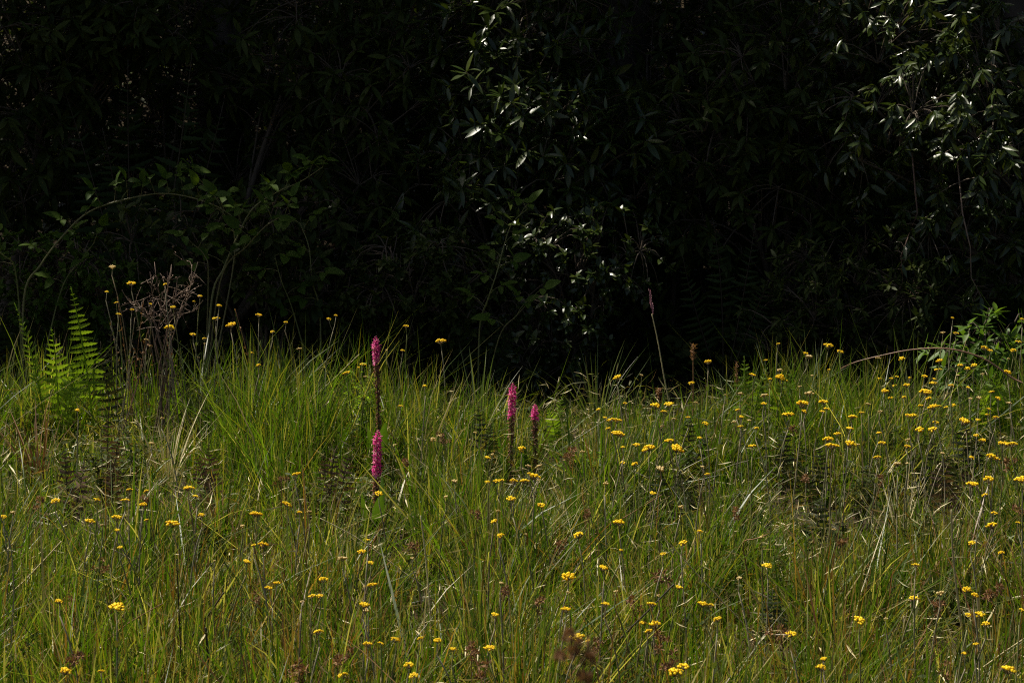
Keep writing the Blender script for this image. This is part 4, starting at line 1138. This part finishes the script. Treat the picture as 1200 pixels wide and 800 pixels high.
STALK = [  # pixels from the low end to the tip, thickness, material, words
    ([(340, 500), (370, 464), (395, 440), (421, 415)], 1.5, 'straw', 'pale yellow-green leaning stalk crossing behind the tallest pink orchid'),
    ([(1133, 772), (1127, 735), (1121, 690), (1116, 640), (1115, 597)], 2.3, 'straw', 'pale bare stalk cut off square at its top, thickest in the meadow'),
    ([(506, 750), (503, 700), (498, 645), (493, 604)], 1.7, 'straw', 'long pale reed standing in the foreground grass before the orchids'),
    ([(4, 704), (25, 684), (48, 660), (72, 634)], 1.9, 'straw', 'bleached leaning blade with a pale flat tip low in the grass'),
    ([(186, 690), (165, 665), (148, 652), (131, 643)], 1.6, 'straw', 'bleached bent blade lying across the grass beside the bleached leaning one'),
    ([(88, 786), (120, 755), (150, 730), (190, 707)], 1.1, 'redstraw', 'thin brownish stalk slanting through the grass below the bleached blades'),
    ([(247, 812), (244, 775), (241, 735)], 2.6, 'darkstem', 'thick dark upright stem in the foreground grass'),
    ([(210, 765), (225, 745), (243, 722), (262, 694)], 2.0, 'darkstem', 'dark slanting stem crossing the foreground grass'),
    ([(213, 800), (211, 745), (209, 700), (207, 655)], 1.6, 'darkstem', 'dark brown upright stem beside the dark slanting stem'),
    ([(502, 694), (470, 668), (440, 645), (410, 625), (375, 607)], 1.3, 'straw', 'long straw stalk slanting down to the pale reed'),
    ([(395, 775), (402, 735), (412, 698)], 1.4, 'redstraw', 'reddish straw stalk in the foreground near a fallen one'),
    ([(504, 797), (516, 772), (529, 750)], 1.3, 'straw', 'short pale straw leaning at the foot of the pale reed'),
    ([(690, 632), (720, 613), (750, 595), (775, 580)], 1.4, 'redstraw', 'tan stalk leaning up to the large flat yellow flower'),
    ([(882, 745), (850, 708), (822, 678), (795, 648), (770, 622)], 1.3, 'straw', 'long tan stalk slanting down past the single yellow flowers'),
    ([(660, 735), (672, 722), (690, 712), (718, 709)], 1.2, 'straw', 'curved thin straw arching above the blurred brown seed head'),
    ([(700, 780), (730, 745), (760, 715), (790, 684)], 2.2, 'darkstem', 'dark greenish stem slanting up toward three yellow flowers'),
    ([(877, 698), (875, 665), (871, 636), (885, 631), (899, 626)], 1.4, 'redstraw', 'bent tan stalk folded over near its top'),
    ([(1128, 640), (1110, 606), (1090, 582), (1062, 560), (1039, 545)], 1.2, 'straw', 'fine pale stalk slanting down to the pale bare stalk'),
    ([(1092, 640), (1082, 615), (1070, 595)], 1.6, 'straw', 'bleached short blade in the grass beside the fine pale stalk'),
    ([(1138, 796), (1165, 772), (1206, 744)], 1.6, 'straw', 'pale stalk slanting out of the grass past the pale bare stalk'),
    ([(1200, 664), (1177, 659), (1150, 654), (1117, 654), (1085, 660)], 1.1, 'redstraw', 'thin arched tan stalk bowed over the grass behind the pale bare stalk'),
    ([(900, 615), (870, 628), (862, 650)], 1.0, 'straw', 'thin drooping straw beside the bent tan stalk'),
    ([(0, 604), (0, 604.5), (12, 640), (16, 690), (14, 740), (12, 790)][::-1], 1.2, 'stemgrey', 'long bare grey stem under a twin yellow head in the grass'),
    ([(320, 520), (350, 500), (378, 488)], 1.1, 'straw', 'short straw leaning in the grass behind the dark hollow by the orchids'),
    ([(525, 575), (540, 545), (556, 532)], 1.4, 'straw', 'pale blade arched over beside the paired orchids'),
    ([(630, 550), (650, 520), (676, 502)], 1.4, 'straw', 'pale green blade slanting beside the orchid with few pink florets'),
    ([(640, 480), (665, 452), (688, 448)], 1.1, 'stemgreen', 'thin green shoot bent over against the dark gap in the thicket'),
    ([(230, 490), (245, 478), (262, 440)], 1.3, 'darkstem', 'dark thin curved twig rising from the tall grass'),
    ([(125, 515), (110, 490), (92, 465)], 1.3, 'darkstem', 'dark thin slanting twig in the tall grass beside the bright ferns'),
    ([(830, 535), (842, 490), (850, 470)], 1.2, 'redstraw', 'tan stalk standing in the grass below the feathery fern'),
    ([(820, 640), (822, 600), (819, 560)], 1.7, 'redstraw', 'tawny upright stalk beside the dark hollow of ferns'),
    ([(836, 650), (828, 610), (821, 575)], 1.4, 'redstraw', 'tawny stalk crossing the tawny upright one'),
]
for pl, r_, mk, lab in STALK:
    Y = on_surface(pl[0][0], pl[0][1], .10, 8.0, 2.5)
    P = [at(u, v, Y - .06 * i / len(pl)) for i, (u, v) in enumerate(pl)]
    d = (P[0] - P[1]).normalized()
    foot = P[0] + d * .06; foot.z = zgf(foot.x, foot.y) - .01
    strand('grass_stalk', lab, 'grass stalk', [foot] + P, r_ * .00140, r_ * .00095, mk, 'single stalks standing out of the grass', 5)

# upright tussocks of reed-like blades
def tussock(label, u, Y, n, h, spread, matkey, name='tussock', lean=0.0, wd=.045):
    b = gp(at(u, 450, Y).x, Y)
    t = thing(name, label, 'tussock', b, 'tussocks in the grass')
    tpl = [leaf_template(w_, 7, lambda q: (1 - q ** 1.6) * min(1, .5 + q * 4), .3, dr) for w_, dr in ((.022, .05), (.026, .22), (.018, .45))]
    ms = [mesh('blade', v, [a_, q_], G[matkey]) for v, a_, q_ in tpl]
    for i in range(n):
        th = rnd.uniform(0, 6.28); rr = abs(rnd.gauss(0, spread))
        d = Vector((math.cos(th) * rr + lean, math.sin(th) * rr * .7, 1)).normalized()
        L = h * rnd.uniform(.55, 1.1)
        M = frame(d, Vector((math.cos(th), math.sin(th), .1)) * -1).to_4x4() @ Matrix.Diagonal((L * rnd.uniform(.6, 1.1), L, L, 1))
        M.translation = Vector((math.cos(th) * rnd.uniform(0, .03), math.sin(th) * rnd.uniform(0, .03), -.01))
        link('blade', ms[rnd.choice((0, 0, 1, 2))], t, M)
GB = leaf_mat('reed_blade', [(.050, .085, .018), (.080, .11, .024), (.11, .12, .035)], .38, .35, .5)
G['reed'] = GB
tussock('tussock of upright reed-like green blades against the dark thicket', 955, 7.9, 38, .46, .22, 'reed')
tussock('grassy tussock with blades fanning out behind the tallest yellow flowers', 1075, 7.95, 26, .46, .35, 'reed', lean=-.15)
tussock('tussock of thin blades behind the paired orchids', 560, 7.8, 40, .40, .35, 'reed')
tussock('tussock of thin dark blades in the gap behind the orchid with few pink florets', 700, 8.0, 34, .36, .4, 'reed')
tussock('tussock of fanning blades beside the feathery fern', 860, 7.8, 26, .36, .4, 'reed', lean=-.1)
tussock('tall tussock mixed with yellow stems beside the dead twiggy bush', 225, 7.9, 40, .40, .25, 'reed')
tussock('tussock of green blades in front of the weak bramble', 330, 7.9, 40, .36, .3, 'reed')
tussock('tussock of green blades between the bright ferns and the bramble root', 20, 7.9, 34, .36, .3, 'reed')
tussock('coarse green tussock low in the foreground by the pale reed', 550, 5.6, 44, .27, .5, 'reed')
tussock('coarse dark green tussock in the foreground by the thick dark stem', 250, 4.75, 44, .26, .5, 'reed')
tussock('pale green tussock at the foot of the pale bare stalk', 1105, 5.6, 40, .27, .5, 'reed')
tussock('dry reddish tuft of dead blades', 262, 6.2, 40, .30, .45, 'redstraw', lean=-.25)
tussock('dry reddish tuft of dead blades leaning under the bright ferns', 45, 7.2, 34, .34, .35, 'redstraw', lean=-.25)
tussock('dry brown tuft of dead blades behind the long straw stalk', 372, 6.2, 30, .26, .4, 'redstraw')
tussock('pale straw tuft in the tall grass below the dead twiggy bush', 195, 7.3, 40, .36, .35, 'straw')
tussock('pale straw tuft in the grass beside the dark upright ferns', 1060, 6.4, 34, .28, .5, 'straw')
tussock('straw tuft in front of the paired orchids', 640, 6.1, 34, .26, .5, 'straw')

# small-leaved herbs in the hollows of the grass
for lab, u, Y, h, mk in (('small dark-leaved herb in the shadowed hollow of the tall grass', 155, 7.0, .28, 'herb'), ('small bushy herb behind the dead banded fern', 120, 6.9, .22, 'herb'),
                         ('small-leaved herb at the foot of the staggered orchids', 420, 6.5, .20, 'herb'), ('leafy herb beside the withered rust-coloured fern', 365, 6.6, .2, 'herb'),
                         ('leafy herb beside the tallest orchid with pale toothed leaves', 425, 7.5, .34, 'fern'), ('low herb under the large flat yellow flower', 740, 6.5, .2, 'herb'),
                         ('leafy herb in the dark hollow by the tawny stalks', 870, 6.4, .2, 'herb'), ('bushy herb among the densest yellow flowers', 1075, 7.0, .3, 'herb'),
                         ('bushy herb in front of the densest yellow flowers', 1010, 6.6, .25, 'herb'), ('bushy herb behind the pale bare stalk', 1090, 6.0, .22, 'herb'),
                         ('low herb in the grass between the orchids', 520, 6.7, .2, 'herb'), ('green herb under the small fern behind the orchids', 690, 6.9, .22, 'fern'),
                         ('dark herb beside the dull small fern in the foreground', 930, 5.6, .16, 'herb'), ('low leafy herb under the fresh-green shrub', 1120, 7.6, .3, 'bramble')):
    b = gp(at(u, 500, Y).x, Y)
    t = thing('leafy_herb', lab, 'herb', b, 'small leafy herbs in the grass')
    m = MB(); P, D, Nn, S = [], [], [], []
    for k in range(13):
        e = Vector((rnd.gauss(0, .06), rnd.gauss(0, .05), h * rnd.uniform(.6, 1.1)))
        q = bez(Vector((0, 0, -.01)), Vector((e.x * .3, e.y * .3, e.z * .6)), e, 7)
        m.tube(q, [.0016 - .001 * i / 6 for i in range(7)], 4, rnd.random())
        for j in range(26):
            s = rnd.uniform(1.2, 5.99); i = int(s)
            P.append(q[i].lerp(q[i + 1], s - i)); th = j * 2.4
            D.append(Vector((math.cos(th), math.sin(th), rnd.uniform(.0, .8)))); Nn.append(Vector((0, 0, 1)) + rv(.5)); S.append(rnd.uniform(.013, .026))
    link('stem', m.build('stem', G['stemgreen']), t)
    link('foliage', batch_leaves('foliage', 'tiny', P, D, Nn, S, mk), t, stuff=True)

# bare hanging twigs in the thicket
for lab, pts_, mk in (('thin bare twig hanging below the drooping glossy tree', [(1075, 250), (1064, 278), (1056, 300), (1058, 330), (1050, 352)], 'deadtwig'),
                      ('bare pale twig dangling between the drooping glossy tree and the fresh-green shrub', [(1128, 250), (1137, 290), (1138, 325), (1150, 348)], 'deadtwig')):
    b = at(pts_[0][0], pts_[0][1], 9.1)
    t = thing('hanging_twig', lab, 'twig', b)
    m = MB(); q = [at(u, v, 9.05 + rnd.uniform(-.03, .03)) - b for u, v in pts_]
    m.tube([Vector((0, .15, .25))] + q, [.004] + [.0035 - .0006 * i for i in range(len(q))], 5)
    for k in range(9):
        i = rnd.randint(1, len(q) - 2); p = q[i].lerp(q[i + 1], rnd.random()); d = (rv(1) + Vector((0, 0, -.5))).normalized() * rnd.uniform(.03, .1)
        m.tube([p, p + d * .5 + rv(.01), p + d], [.0016, .0012, .0007], 3, rnd.random())
    link('stem', m.build('stem', G[mk]), t)
    for k in range(10):
        i = rnd.randint(0, len(q) - 2); p = q[i].lerp(q[i + 1], rnd.random())
        M = frame(rv(1) + Vector((0, -.2, -.8)), rv(1) + Vector((0, -.5, .5))).to_4x4() @ Matrix.Scale(rnd.uniform(.05, .085), 4); M.translation = p
        link('leaf', leaf_mesh('lance', k % 3, 'glossy'), t, M)
